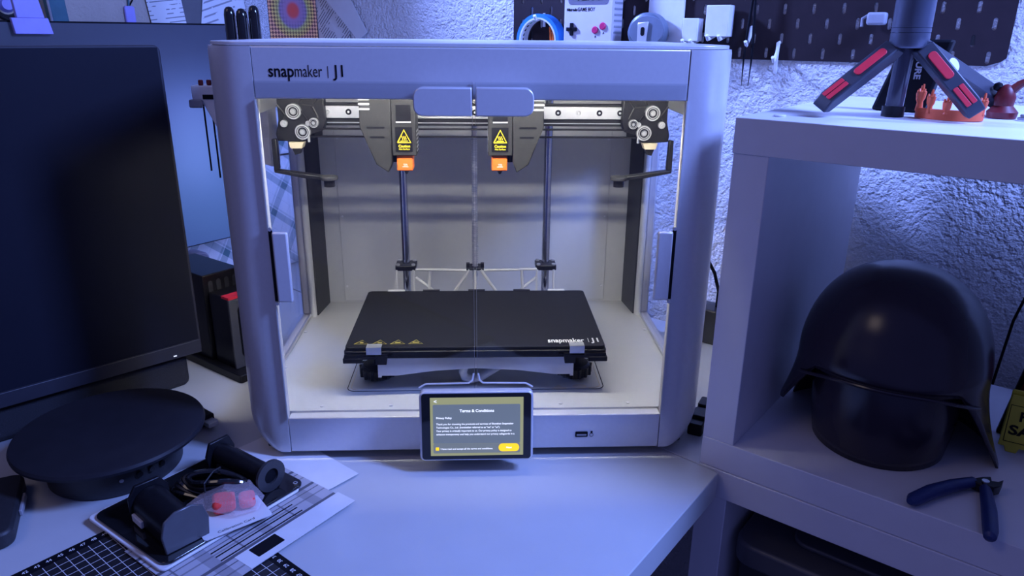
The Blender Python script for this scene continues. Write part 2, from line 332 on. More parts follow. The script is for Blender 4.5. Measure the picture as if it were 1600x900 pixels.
for sx in (-1, 1):
    x0, x1 = sx*.2560, sx*.2695
    a, bq = min(x0, x1), max(x0, x1)
    MB().box(a, bq, .062, .392, .012, .0565).build('side_rail', M_silver, P, .0008)
    MB().box(a, bq, .062, .392, .378, ZT).build('side_rail', M_silver_in, P, .0008)
    MB().box(a, bq, .322, .392, .0565, .378).build('rear_post', M_silver, P, .003)
    g = MB().box(sx*.2635-.0015, sx*.2635+.0015, .0605, .322, .0566, .3778).build('side_window', M_window, P)
    MB().prism([(sx*.2555, .318), (sx*.2440, .318), (sx*.2370, .3745), (sx*.2555, .3745)], .057, .40).build('dark_channel', M_dark, P)
    MB().tube([(sx*.2505, .314, .057), (sx*.2505, .314, .385)], .0052, 12).build('column_trim', M_silver_in, P)
    MB().tube([(sx*.2545, .075, .060), (sx*.2545, .312, .060)], .0022, 8).build('floor_trim', M_steel, P)
    for y in (.13, .25): MB().cyl((sx*.249, y, .057), .0025, .001, seg=12).build('floor_screw', M_steel, P)
    # doors
    d0, d1 = (.0012, WS-.0008)
    dr = MB().box(min(sx*d0, sx*d1), max(sx*d0, sx*d1), -.0035, -.0005, .0562, .4255).build('door_glass', M_glass, P)
    hx0, hx1 = min(sx*.0018, sx*.0585), max(sx*.0018, sx*.0585)
    hp = rrect(hx0, hx1, .3945, .4215, .009, 5, (1, 0, 0, 1) if sx < 0 else (0, 1, 1, 0))
    MB().prism(hp, -.004, -.020, 'y').build('door_handle', M_silver, dr, .0012)
    MB().box(min(sx*.1930, sx*.2090), max(sx*.1930, sx*.2090), -.0095, -.0038, .199, .2755).build('hinge_plate', M_silver, dr, .0018)
    MB().box(min(sx*.2092, sx*.2130), max(sx*.2092, sx*.2130), -.0050, -.0036, .199, .278).build('hinge_pin', M_ink, dr)
    for z in (.197, .2785): MB().cyl((sx*.2105, -.005, z), .002, .003, 'y', 10).build('hinge_screw', M_steel, dr)
    MB().box(min(sx*.0012, sx*.0015), max(sx*.0012, sx*.0015), -.0034, -.0006, .0562, .4255).build('door_edge', M_gplastic, dr)
    MB().box(min(sx*.2126, sx*.2138), max(sx*.2126, sx*.2138), -.0038, -.0003, .0562, .408).build('door_edge', M_silver_in, dr)
for a, bb in ((-.21, -.004), (.004, .21)):
    MB().box(a, bb, .0155, .0215, .4350, .4365).build('led_strip', M_ledm, P)
MB().box(-.2142, .2142, .0145, .060, .4370, .4400).build('led_holder', M_silver_in, P)
# screen module
sm = MB().prism(rrect(-.0625, .0635, -.0405, .0410, .006), .006, -.006, 'y').build('touch_screen', M_silver, P, .0015, loc=(0, -.0235, .0578), rot=(math.radians(-7), 0, 0))
MB().prism(rrect(-.0600, .0610, -.0385, .0390, .0035), -.006, -.0066, 'y').build('screen_glass', M_gloss, sm)
M_disp = mat('display_olive', (.1, .1, .06), .3, emit=(.28, .29, .14), es=1.0)
M_panel = mat('display_slate', (.1, .1, .1), .3, emit=(.105, .135, .165), es=1.0)
M_panel2 = mat('display_slate_light', (.1, .1, .1), .3, emit=(.13, .155, .155), es=1.0)
M_dtext = mat('display_text', (.8, .8, .8), .3, emit=(.85, .88, .9), es=1.0)
M_btn = mat('display_button', (.8, .5, 0), .3, emit=(1.0, .62, .02), es=1.0)
MB().box(-.0505, .0525, -.0069, -.0066, -.0340, .0345).build('display', M_disp, sm)
MB().prism(rrect(-.0475, .0490, -.0195, .0265, .0015), -.0069, -.0071, 'y').build('text_panel', M_panel, sm)
MB().prism(rrect(-.0475, .0490, -.0310, -.0197, .0015), -.0069, -.0071, 'y').build('accept_bar', M_panel2, sm)
MB().prism(rrect(.0250, .0480, -.0295, -.0200, .0045), -.0071, -.0073, 'y').build('next_button', M_btn, sm)
MB().prism(rrect(-.0450, -.0412, -.0276, -.0238, .0008), -.0071, -.0073, 'y').build('tick_box', M_btn, sm)
def st(b, size, x, z, al='LEFT', bold=0.00004, fit=None): text('screen_text', b, size, M_dtext, sm, (x, -.00735, z), align=al, bold=bold, ext=.00005, fit=fit)
st('Terms & Conditions', .0046, .0010, .0190, 'CENTER', .00012); st('<', .0060, -.0465, .0300, 'LEFT', .0001)
st('Privacy Policy', .0031, -.0440, .0108, bold=.00008)
for i, s in enumerate(('Thank you for choosing the products and services of Shenzhen Snapmaker', 'Technologies Co., Ltd. (hereinafter referred to as "we" or "us").',
                       'Your privacy is critically important to us. Our privacy policy is designed to', 'enhance transparency and help you understand our privacy safeguards in a')):
    st(s, .0030, -.0440, .0036-i*.0040, fit=(.0855, .0705, .0835, .0865)[i])
st('I have read and accept all the terms and conditions.', .0029, -.0395, -.0258, fit=.0580); st('Next', .0030, .0365, -.0248, 'CENTER')
MB().box(-.045, .045, -.018, .004, .020, .060).build('screen_mount', M_dark, P)
for s in (-1, 1):
    MB().tube([(s*.0025, -.0045, .112), (s*.004, -.006, .104), (s*.008, -.008, .1015), (s*.056, -.0085, .1010), (s*.0635, -.010, .097)], .0011, 8).build('screen_bracket', M_silver, P)

# ---- build plate
BZ = .120
bed = MB().prism(rrect(-.1545, .1545, .0500, .2500, .006), .1155, BZ).build('build_plate', M_bed, P, .0008)
MB().prism(rrect(-.1560, .1560, .0485, .2510, .005), .1060, .1154).build('heat_bed', M_black, P, .0012)
for s in (-1, 1):
    MB().box(min(s*.1115, s*.1290), max(s*.1115, s*.1290), .0470, .0580, BZ, BZ+.0012).build('plate_clip', M_steel, bed)
    MB().box(min(s*.1115, s*.1290), max(s*.1115, s*.1290), .0465, .0478, .110, BZ+.0012).build('plate_clip', M_steel, bed)
    MB().box(min(s*.1345, s*.1570), max(s*.1345, s*.1570), .0460, .0600, .1010, .1075).build('bed_corner', M_black, P, .001)
    MB().prism([(s*.098, .112), (s*.104, .112), (s*.106, .099), (s*.1185, .099), (s*.1185, .106), (s*.155, .106), (s*.155, .112)], .0465, .051, 'y').build('bed_hook', M_black, P)
for x in (-.065, 0, .065, -.115, .115): MB().box(x-.012, x+.012, .248, .253, BZ-.001, BZ+.001).build('rear_clip', M_wplastic if abs(x) == .115 else M_black, bed)
text('plate_logo', 'snapmaker', .0165, M_wink, bed, (.0865, .0660, BZ+.0002), rot=(0, 0, 0), fit=.044, bold=.0002)
MB().box(.1358, .1364, .0610, .0725, BZ, BZ+.0003).build('plate_logo', M_wink, bed); text('plate_logo', 'J1', .0165, M_wink, bed, (.1400, .0665, BZ+.0002), rot=(0, 0, 0), fit=.0095, bold=.0002)
for i in range(4):
    cx = -.1365+i*.0215
    MB().tube([(cx-.0085, .0600, BZ+.0002), (cx, .0715, BZ+.0002), (cx+.0085, .0600, BZ+.0002), (cx-.0085, .0600, BZ+.0002)], .0004, 6).build('plate_symbol', M_bedyellow, bed)
    MB().box(cx-.002-.0006*i, cx+.002+.0006*i, .0625, .0655, BZ, BZ+.0003).build('plate_symbol', M_bedyellow, bed)
for s in (-1, 1):
    MB().prism([(s*.118, .062), (s*.118, .075), (s*.085, .23), (s*.105, .26), (s*.09, .26), (s*.07, .23), (s*.103, .062)], .086, .1055).build('bed_arm', M_silver, P, .0008)
    MB().box(min(s*.1145, s*.1185), max(s*.1145, s*.1185), .060, .066, .076, .1055).build('arm_tab', M_silver, P)
    kn = MB(); kn.lathe([(0, 0), (.019, 0), (.0215, .003), (.0215, .013), (.018, .016), (.006, .017), (.006, .028), (0, .028)], (s*.124, .100, .0605), 28); kn.build('levelling_knob', M_black, P)
    for k in range(14):
        a = 2*PI*k/14; MB().cyl((s*.124+.0212*math.cos(a), .100+.0212*math.sin(a), .0625), .0024, .012, seg=8).build('knob_grip', M_black, P)
MB().prism([(-.118, .1050), (-.118, .0800), (-.095, .0800), (-.05, .0860), (0, .0890), (.05, .0860), (.095, .0800), (.118, .0800), (.118, .1050)], .056, .060, 'y').build('bed_crossbar', M_silver, P, .0006)
MB().tube([(-.008, .072, .096), (-.013, .072, .088), (-.0165, .074, .076), (-.0145, .076, .068), (-.006, .078, .064), (.006, .080, .066), (.028, .088, .077), (.050, .096, .089), (.062, .105, .097)], .0052, 12).build('cable_sleeve', M_wplastic, P)
# ---- rear carrier, guide rods, lead screw
for x in (-.1025, .1015):
    MB().tube([(x, .282, .06), (x, .282, .42)], .0056, 20).build('guide_rod', M_rod, P)
    MB().prism(rrect(x-.0150, x+.0150, .267, .297, .003), .1445, .1520).build('rod_bearing', M_black, P, .001)
    for dx in (-.011, .011):
        for dy in (-.011, .011): MB().cyl((x+dx, .282+dy, .152), .0028, .002, seg=10).build('bearing_screw', M_steel, P)
    for dx in (-.013, .011): MB().tube([(x+dx, .268, .146), (x+dx*1.05, .262, .108)], .0019, 8).build('carrier_rib', M_silver_in, P)
pr = []
for k in range(118): pr += [(.0033, .06+k*.003), (.0043, .0607+k*.003), (.0043, .0615+k*.003), (.0033, .0622+k*.003)]
MB().lathe(pr, (-.002, .282, 0), 12).build('lead_screw', M_steel, P)
MB().prism(rrect(-.0150, .0110, .270, .294, .002), .1440, .1475).build('screw_nut', M_black, P, .0008)
for x in (-.0125, .0085): MB().box(x-.0025, x+.0025, .272, .280, .1475, .1535).build('screw_nut_post', M_black, P)
def rib(a, b, r=.0023): MB().tube([(a[0], .269, a[1]), (b[0], .266, b[1])], r, 8).build('carrier_rib', M_silver_in, P)
for a, b in (((-.088, .1465), (-.015, .1455)), ((.088, .1465), (.011, .1455)), ((-.068, .146), (-.070, .108)), ((.066, .146), (.068, .108)), ((-.010, .145), (-.036, .108)), ((.006, .145), (.032, .108)), ((-.088, .134), (-.060, .112)), ((.088, .134), (.060, .112)), ((-.002, .145), (-.002, .108))): rib(a, b)
MB().box(-.12, .12, .262, .272, .100, .1085).build('carrier_plate', M_silver_in, P, .001)
# ---- gantry
MB().box(-.1850, .1850, .1500, .158, .3735, .3885).build('linear_rail', M_steel, P, .0008)
for k in range(15): MB().lathe([(.0014, .0002), (.0022, .0008), (.0034, .0008), (.0036, 0)], (-.175+k*.025, .1500, .3812), 14, 'y').build('rail_screw', M_ink if k % 3 else M_steel, P)
MB().box(-.200, .200, .153, .166, .3650, .3733).build('gantry_bar', M_black, P, .0008)
MB().box(-.200, .200, .153, .160, .3886, .3915).build('gantry_bar', M_black, P, .0008)
MB().box(-.200, .200, .1515, .1530, .3680, .3690).build('gantry_trim', M_steel, P)
for z in (.3625, .3535):
    MB().box(-.205, .205, .1395, .1455, z-.0006, z+.0006).build('drive_belt', M_ink, P)
    tb = MB()
    for k in range(200): tb.box(-.2+k*.002, -.199+k*.002, .1395, .1455, z-.0012, z-.0006)
    prop(tb.build('belt_teeth', M_ink, P, fix=False, smooth=0), kind='stuff')
for s in (-1, 1):
    ib = MB().prism([(s*.1770, .4040), (s*.2310, .4040), (s*.2310, .3720), (s*.2350, .3560), (s*.2340, .3480), (s*.2080, .3470), (s*.1980, .3540), (s*.1800, .3600), (s*.1760, .3700)], .141, .156, 'y').build('idler_block', M_black, P, .001)
    for a, b in (((.180, .402), (.190, .388)), ((.190, .388), (.184, .375)), ((.190, .388), (.203, .390)), ((.231, .390), (.222, .378)), ((.222, .378), (.228, .366)), ((.1985, .402), (.205, .392))):
        MB().tube([(s*a[0], .1405, a[1]), (s*b[0], .1405, b[1])], .0011, 6).build('block_rib', M_cover, ib)
    for x, z, r in ((.2120, .3825, .0092), (.2030, .3590, .0092), (.1895, .3695, .0058), (.2240, .3685, .0042), (.1960, .3690, .0030), (.2190, .4000, .0030), (.1930, .4000, .0030)):
        MB().lathe([(0, .0045), (r*.28, .0045), (r*.34, .0030), (r*.62, .0030), (r*.66, .0042), (r*.95, .0042), (r, .0030), (r, 0)], (s*x, .141, z), 24, 'y').build('pulley', M_steel, ib)
        if r > .005: MB().lathe([(r*.40, .0034), (r*.40, .0038), (r*.56, .0038), (r*.56, .0034)], (s*x, .141, z), 20, 'y', True).build('pulley_groove', M_ink, ib); MB().lathe([(r*.70, .0043), (r*.70, .0046), (r*.78, .0046), (r*.78, .0043)], (s*x, .141, z), 24, 'y', True).build('pulley_groove', M_dark, ib)
    MB().tube([(s*.2040, .1385, .3840), (s*.1940, .1385, .3695)], .0009, 6).build('belt_span', M_ink, ib)
    MB().prism([(s*.2200, .3470), (s*.2025, .3470), (s*.2050, .3400), (s*.2180, .3400)], .136, .150, 'y').build('connector', M_brass, ib)
    MB().prism([(s*.2170, .3400), (s*.2060, .3400), (s*.2080, .3335), (s*.2140, .3320)], .138, .148, 'y').build('connector_tip', M_black, ib)
    MB().tube([(s*.1965, .139, .3560), (s*.1965, .139, .3470)], .0016, 8).build('belt_clamp', M_steel, ib)
    wp = MB().prism([(s*.2370, .3520), (s*.2320, .3520), (s*.2310, .3175), (s*.2340, .3140), (s*.2375, .3140)], .126, .134, 'y').build('wiper_arm', M_black, P, .0008)
    MB().prism([(s*.2360, .3170), (s*.2360, .3135), (s*.2000, .3065), (s*.1760, .3040), (s*.1760, .3085), (s*.2010, .3120)], .122, .134, 'y').build('wiper_bar', M_black, wp, .0008)
    MB().cyl((s*.1735, .126, .3045), .0105, .0045, seg=24, bev=.0008).build('wiper_pad', M_dark, wp)
    MB().cyl((s*.1735, .126, .2965), .0065, .008, seg=20).build('wiper_post', M_black, wp)
    MB().prism([(s*.2380, .300), (s*.2250, .300), (s*.2200, .330), (s*.2370, .330)], .33, .345, 'z').build('cable_gusset', M_black, P)
# ---- print heads
def head(cx, s):
    """cx: centre of the hot-end box; s: side of the swept fan cover"""
    cv = [(cx+s*.0140, .4060), (cx+s*.0500, .4060), (cx+s*.0508, .3680), (cx+s*.0335, .3245), (cx+s*.0195, .3150), (cx+s*.0150, .3270)]
    h = MB().prism(cv, .1150, .1440, 'y').build('print_head', M_cover, P, .0012)
    MB().prism(rrect(cx-.0140, cx+.0140, .3350, .4060, .0015), .1140, .1460, 'y').build('head_box', M_cover, h, .0012)
    lb = MB().prism(rrect(cx-.0100, cx+.0095, .3395, .3680, .0006), .1140, .1136, 'y').build('warning_label', M_ink, h)
    tr = [(cx-.0075, .3505), (cx, .3648), (cx+.0075, .3505), (cx-.0075, .3505)]
    MB().tube([(x, .1133, z) for x, z in tr], .0008, 6).build('label_triangle', M_yellow, lb)
    for k in (-1, 0, 1): MB().tube([(cx+k*.0019+.0006*math.sin(q*1.4), .1133, .3535+q*.0011) for q in range(5)], .00045, 6).build('label_heat_wave', M_yellow, lb)
    MB().box(cx-.0042, cx+.0042, .1131, .1136, .3518, .3526).build('label_heat_wave', M_yellow, lb)
    text('label_text', 'Caution', .0042, M_yellow, lb, (cx, .1134, .3462), align='CENTER', bold=.0001)
    text('label_text', 'Hot Surface', .0026, M_yellow, lb, (cx, .1134, .3428), align='CENTER', bold=.00005)
    MB().prism(rrect(cx-.0085, cx+.0085, .3745, .3930, .0006), .1141, .1132, 'y').build('fan_opening', M_ink, h)
    MB().box(cx-.0085, cx+.0085, .1118, .1140, .3730, .3746).build('fan_ledge', M_gplastic, h)
    for z, a, b in ((.3672, .0220, .0425), (.3562, .0225, .0395)):
        MB().prism(rrect(min(cx+s*a, cx+s*b), max(cx+s*a, cx+s*b), z-.0012, z+.0012, .0011), .1151, .1146, 'y').build('cover_slot', M_ink, h)
    for z in (.3990, .3935, .3880):
        MB().prism(rrect(min(cx+s*.0380, cx+s*.0508), max(cx+s*.0380, cx+s*.0508), z-.0012, z+.0012, .0008), .1151, .1140, 'y').build('cover_vent', M_steel, h)
    for k in range(6): MB().box(cx-s*.0146, cx-s*.0138, .119, .140, .3395+k*.0045, .3410+k*.0045).build('side_vent', M_steel, h)
    nz = MB().prism(rrect(cx-.0100, cx+.0085, .3165, .3350, .0015), .118, .142, 'y').build('silicone_sock', M_orange, h, .0015)
    for k in (-1, 0, 1): MB().tube([(cx+k*.0016+.0005*math.sin(q*1.4), .1176, .3225+q*.0009) for q in range(4)], .0003, 6).build('sock_mark', M_wink, nz)
    MB().box(cx-.0035, cx+.0035, .1175, .1180, .3213, .3219).build('sock_mark', M_wink, nz)
    MB().lathe([(0, -.0055), (.0012, -.0055), (.0042, 0), (0, 0)], (cx, .130, .3165), 16).build('nozzle', M_dark, nz)
    MB().cyl((cx+s*.0118, .128, .3260), .0035, .0100, seg=12).build('fan_nozzle', M_black, h)
head(-.0818, -1); head(.0295, 1)

# ================================================================== RIGHT WALL: PEGBOARD AND WHAT HANGS ON IT
pb = thing('pegboard', 'dark slotted pegboard on the rough wall above the printer', 'pegboard', WP(0, 0, 0), AW)
def pegboard():
    vs, fs = [], []; X0, Z0, nx, nz = -.420, .4375, 19, 28
    px, pz = .04, .02
    vd = {}
    def V(x, z):
        k = (round(x, 5), round(z, 5))
        if k not in vd: vd[k] = len(vs); vs.append((x, 0, z))
        return vd[k]
    for r in range(nz):
        z0 = Z0+r*pz; off = 0 if r % 2 == 0 else -.02
        x = X0; cells = []
        if off: cells.append((X0, X0+.02, False))
        n = nx if not off else nx-1
        for k in range(n): a = X0+k*px+(.02 if off else 0); cells.append((a, a+px, True))
        if off: cells.append((X0+nx*px-.02, X0+nx*px, False))
        for a, b, hole in cells:
            mid = [a+(b-a)*q for q in ((0, .5, 1) if hole else (0, 1))]
            if not hole: fs.append([V(q, z0) for q in mid]+[V(q, z0+pz) for q in mid[::-1]]); continue
            cx, cz = (a+b)/2, z0+pz/2
            inner = []
            for k in range(12):
                an = 2*PI*k/12+PI/12; inner.append((cx+.0025*math.cos(an), cz+(.0050 if math.sin(an) > 0 else -.0050)+.0025*math.sin(an)))
            outer = [(b, cz), (b, z0+pz), (b, z0+pz), (cx, z0+pz), (a, z0+pz), (a, z0+pz), (a, cz), (a, z0), (a, z0), (cx, z0), (b, z0), (b, z0)]
            I = [V(*p) for p in inner]; O = [V(*p) for p in outer]
            for k in range(12):
                k2 = (k+1) % 12; q = [O[k], O[k2], I[k2], I[k]]
                q2 = []
                for i in q:
                    if i not in q2: q2.append(i)
                if len(q2) > 2: fs.append(q2)
    me = bpy.data.meshes.new('board'); me.from_pydata(vs, [], fs)
    bm = bmesh.new(); bm.from_mesh(me); bmesh.ops.recalc_face_normals(bm, faces=bm.faces)
    # clip the two lower corners to a round shape
    R = .018
    for v in bm.verts:
        for cx, sg in ((X0, 1), (X0+nx*px, -1)):
            if abs(v.co.x-cx) < 1e-5 and abs(v.co.z-Z0) < 1e-5: v.co.x += sg*R*.30; v.co.z += R*.30
    bm.to_mesh(me); bm.free()
    o = link('board', me, M_pegboard, pb, smooth=0)
    m = o.modifiers.new('thickness', 'SOLIDIFY'); m.thickness = .0016; m.offset = 0
pegboard()
for s in (-.38, .30):
    for z in (.47, .90): MB().cyl((s, .0018, z), .008, .0008, 'y', 16).build('spacer', M_dark, pb)
t = thing('tape_roll', 'roll of blue masking tape hanging on the pegboard', 'tape', WP(-.350, .016, .4585), AW)
MB().lathe([(.0385, -.011), (.0445, -.011), (.0445, .011), (.0385, .011)], seg=48, axis='y', closed=True).build('tape_ring', M_tape, t)
cr = MB().lathe([(.0355, -.0112), (.0384, -.0112), (.0384, .0112), (.0355, .0112)], seg=48, axis='y', closed=True).build('cardboard_core', M_paper, t)
for k in range(7):
    a = PI*.52+k*.24
    MB().prism([(.0012*math.cos(q*PI/4), .0030*math.sin(q*PI/4)) for q in range(8)], 0, .0003, 'y').build('core_print', mat('green_print', (.05, .30, .12), .6) if k < 3 else M_ink, cr, loc=(.0350*math.cos(a), -.004, .0350*math.sin(a)), rot=(0, -a, .9))
hk = thing('peg_hook', 'white peg hook through the middle of the blue tape roll', 'hook', WP(-.352, 0, .492), AW)
MB().tube([(0, .001, .006), (0, -.004, .004), (0, -.030, .002), (0, -.034, .008)], .0030, 8).build('hook_arm', M_wplastic, hk)
MB().box(-.0025, .0025, -.0045, -.0025, -.010, .012).build('hook_plate', M_wplastic, hk)
sc_ = thing('scissors', 'orange handled scissors hanging behind the blue tape roll', 'scissors', WP(-.3325, .008, .452), AW)
MB().tube([(-.004, 0, .03), (-.002, 0, .01), (.001, 0, -.02)], .0020, 8).build('blade_arm', M_orange, sc_); MB().tube([(.001, 0, .03), (.003, 0, .01), (.005, 0, -.02)], .0020, 8).build('blade_arm', M_orange, sc_)
# grey handheld-console shaped clock
M_clock = mat('pale_grey_case', (.60, .56, .62), .45, 0, .02, 60)
t = thing('desk_clock', 'pale grey clock shaped like a handheld game console, on the pegboard', 'clock', WP(-.2375, .0040, .452), AW)
MB().prism(rrect(-.052, .040, 0, .148, .006), -.001, -.034, 'y').build('case', M_clock, t, .002)
MB().prism(rrect(-.044, .031, .064, .136, .006), -.034, -.0345, 'y').build('bezel', mat('dark_bezel', (.16, .15, .19), .4), t)
MB().box(-.033, .018, -.0348, -.0343, .070, .115).build('display', mat('lcd_grey', (.22, .24, .22), .3), t)
text('clock_digits', '12:10', .016, M_ink, t, (-.0300, -.0350, .0755), fit=.044, bold=.0002)
text('case_print', 'Nintendo', .0058, M_ink, t, (-.0465, -.0342, .0560), fit=.0200, bold=.0003)
text('case_print', 'GAME BOY', .0082, M_ink, t, (-.0260, -.0342, .0565), fit=.0325, bold=.0001)
MB().box(-.0455, -.0255, -.0375, -.034, .0230, .0290).build('direction_pad', M_ink, t, .0008); MB().box(-.0385, -.0325, -.0375, -.034, .0160, .0360).build('direction_pad', M_ink, t, .0008)
for x, z in ((.0085, .0250), (.0225, .0310)): MB().lathe([(0, .003), (.0045, .003), (.0058, .0015), (.0058, 0)], (x, -.034, z), 24, 'y').build('round_button', mat('crimson_button', (.55, .02, .12), .35), t)
for x, z, c in ((.0095, .0145, 'B'), (.0240, .0205, 'A')): text('case_print', c, .0050, M_ink, t, (x, -.0342, z), align='CENTER')
for k in range(9): MB().box(.0395, .0408, -.030, -.004, .020+k*.009, .023+k*.009).build('grip_rib', M_gplastic, t)
# tape measure on a white holder
bp_ = prop(MB().prism(rrect(-.030, .030, -.045, .070, .002), -.003, -.008, 'y').build('holder_plate', M_wplastic, loc=WP(-.1210, 0, .500), rot=(0, 0, AW), bevel=.001), 'white flat holder plate behind the tape measure', 'holder')
t = thing('tape_measure', 'round grey tape measure with a metal belt clip beside the game clock', 'tape measure', WP(-.1400, .010, .4770), AW)
MB().prism([(.0300*math.cos(k*PI/16)*(1.0 if k < 16 else 1.03), .0285*math.sin(k*PI/16)-.002) for k in range(32)], -.002, -.030, 'y').build('case', mat('slate_rubber', (.11, .14, .18), .35, 0, .1, 60), t, .005, 3)
MB().prism([(.0300*math.cos(k*PI/10)+.004, .0220*math.sin(k*PI/10)) for k in range(20)], -.029, -.0315, 'y').build('face_plate', mat('slate_face', (.15, .18, .23), .3), t, .001)
MB().prism([(-.0100, .0110), (.0080, .0130), (.0060, -.0190), (.0040, -.0230), (-.0080, -.0230), (-.0100, -.0190)], -.0325, -.0345, 'y').build('belt_clip', M_steel, t, .0008)
MB().prism(rrect(-.0040, .0025, -.0080, .0050, .003), -.0345, -.0350, 'y').build('clip_slot', M_ink, t)
for s0, s1, z0, z1, lab in ((-.0830, -.0585, .4620, .4950, 'small white printed peg bracket left of the taller bracket'), (-.0470, -.0115, .4690, .5130, 'tall white printed peg bracket above the right end of the printer')):
    t = thing('peg_bracket', lab, 'bracket', WP((s0+s1)/2, .003, z0), AW, 'white peg brackets'); wd = (s1-s0)/2; h = z1-z0
    MB().box(-wd, wd, -.024, -.003, .0, h).build('plate', M_wplastic, t, .001)
    for q in (-.55, .45): MB().tube([(wd*q, -.003, .001), (wd*q, -.028, -.004), (wd*q, -.034, .002)], .0026, 8).build('prong', M_wplastic, t)
    MB().box(-.003, .003, -.003, .002, h*.5, h*.5+.01).build('peg', M_wplastic, t)
def tweez():
    t = thing('tweezers', 'thin black tweezers hanging from a peg right of the printer', 'tweezers', WP(.0190, .016, .520), AW)
    for q in (-1, 1):
        MB().tube([(q*.0006, 0, .03), (q*.0030, 0, -.02), (q*.0052, 0, -.06), (q*.0058, 0, -.085), (q*.0050, 0, -.120)], [.0016, .0022, .0020, .0014, .0004], 8).build('arm', M_ink, t)
tweez()
for s, z, lab in ((.0150, .4770, 'short white peg hook holding the black tweezers'), (.0575, .4560, 'white peg hook on the bottom slots of the pegboard')):
    t = thing('peg_hook', lab, 'hook', WP(s, .0, z), AW, 'white peg hooks')
    MB().tube([(0, .001, .006), (0, -.003, .005), (0, -.005, -.008), (0, -.016, -.020), (0, -.022, -.014)], .0026, 8).build('hook_arm', M_wplastic, t)
    if s > .03: MB().box(-.0022, .0022, -.0055, -.0030, -.036, .006).build('hook_plate', M_wplastic, t)
t = thing('clear_hook', 'clear grey plastic clip on the pegboard left of the tripod column', 'clip', WP(.186, .004, .494), AW)
MB().box(-.012, .012, -.016, -.001, -.008, .008).build('body', M_gplastic, t, .003); MB().tube([(-.012, -.008, .004), (-.018, -.010, .0), (-.017, -.012, -.010)], .002, 8).build('tab', M_gplastic, t)
# ================================================================== PAPERS
def sheet(name, label, cat, f, ang, a, off, z, w, h, tilt, m, group=None):
    o = MB().box(-w/2, w/2, -.0006, .0, -h/2, h/2).build(name, m, loc=f(a, off+.0098, z), rot=(0, tilt, ang))
    return prop(o, label, cat, group)
def doc_mat(name, base, ink, rot, per, duty):
    m, nt, b, mp = print_mat(name, .7); mp.inputs['Rotation'].default_value = (0, rot, 0)
    st_ = stripes(nt, mp.outputs[0], 2, per, [(0, 0), (duty, 1)])
    nz = nt.nodes.new('ShaderNodeTexNoise'); nz.inputs['Scale'].default_value = 40; nt.links.new(mp.outputs[0], nz.inputs['Vector'])
    rp = nt.nodes.new('ShaderNodeValToRGB'); rp.color_ramp.elements[0].position = .52; rp.color_ramp.elements[1].position = .53; nt.links.new(nz.outputs['Fac'], rp.inputs[0])
    ln = mixcol(nt, 1.0, st_, rp.outputs['Color'], 'LIGHTEN')
    nt.links.new(mixcol(nt, ln, ink, base), b.inputs['Base Color']); return m
M_doc = doc_mat('printed_letter', (.66, .66, .66), (.20, .20, .22), 0, .0075, .22)
M_doc2 = doc_mat('printed_receipt', (.62, .63, .64), (.25, .25, .28), .5, .012, .25)
M_doc3 = doc_mat('barcode_letter', (.72, .73, .74), (.12, .13, .16), .70, .0060, .30)
sheet('letter_sheet', 'white printed letter pinned on the left wall above the blue screen', 'paper', LP, AL, .350, -.0085, .520, .068, .115, -.12, M_doc, 'papers pinned to the walls')
sheet('leather_pouch', 'dark grey cover pinned between two white letters', 'cover', LP, AL, .298, -.0100, .505, .060, .120, .0, mat('dark_cover', (.09, .09, .10), .6), None)
sheet('receipt_sheet', 'creased white printed receipt pinned behind the black tool handles', 'paper', LP, AL, .225, -.0080, .520, .095, .140, .20, M_doc2, 'papers pinned to the walls')
sheet('photo_sheet', 'speckled grey printed sheet left of the orange pattern poster', 'paper', LP, AL, .150, -.0065, .520, .060, .170, -.10, mat('speckled_print', (.42, .42, .44), .7, 0, .6, 500), 'papers pinned to the walls')
def op_art():
    m, nt, b, mp = print_mat('ring_pattern_print', .6); N, L = nt.nodes, nt.links
    ln = N.new('ShaderNodeVectorMath'); ln.operation = 'LENGTH'; L.new(mp.outputs[0], ln.inputs[0])
    rp = N.new('ShaderNodeValToRGB'); e = rp.color_ramp.elements; e[0].position = 0; e[0].color = (.62, .05, .03, 1); e[1].position = 1; e[1].color = (.85, .40, .14, 1)
    for p_, c_ in ((.16, (.55, .06, .05)), (.24, (.30, .14, .22)), (.42, (.26, .16, .24)), (.50, (.50, .42, .10)), (.66, (.72, .42, .10)), (.74, (.75, .32, .16))): x = e.new(p_); x.color = (*c_, 1)
    ml = N.new('ShaderNodeMath'); ml.operation = 'MULTIPLY'; ml.inputs[1].default_value = 12.5; L.new(ln.outputs['Value'], ml.inputs[0]); L.new(ml.outputs[0], rp.inputs[0])
    ck = N.new('ShaderNodeTexChecker'); ck.inputs['Scale'].default_value = 190; mp2 = N.new('ShaderNodeMapping'); mp2.inputs['Rotation'].default_value = (0, PI/4, 0); L.new(mp.outputs[0], mp2.inputs[0]); L.new(mp2.outputs[0], ck.inputs[0])
    ck.inputs['Color1'].default_value = (1, 1, 1, 1); ck.inputs['Color2'].default_value = (.18, .12, .22, 1)
    g = N.new('ShaderNodeMapRange'); g.inputs[1].default_value = .02; g.inputs[2].default_value = .05; L.new(ln.outputs['Value'], g.inputs[0])
    L.new(mixcol(nt, g.outputs[0], rp.outputs['Color'], mixcol(nt, 1.0, rp.outputs['Color'], ck.outputs['Color'], 'MULTIPLY')), b.inputs['Base Color']); return m
sheet('pattern_poster', 'orange and purple ring pattern poster pinned near the room corner', 'poster', LP, AL, .0655, -.0050, .512, .125, .150, 0, op_art())
sheet('folded_letter', 'white folded letter with barcode lines on the wall right of the poster', 'paper', WP, AW, -.905, -.0090, .505, .100, .150, -.04, M_doc3, 'papers pinned to the walls')
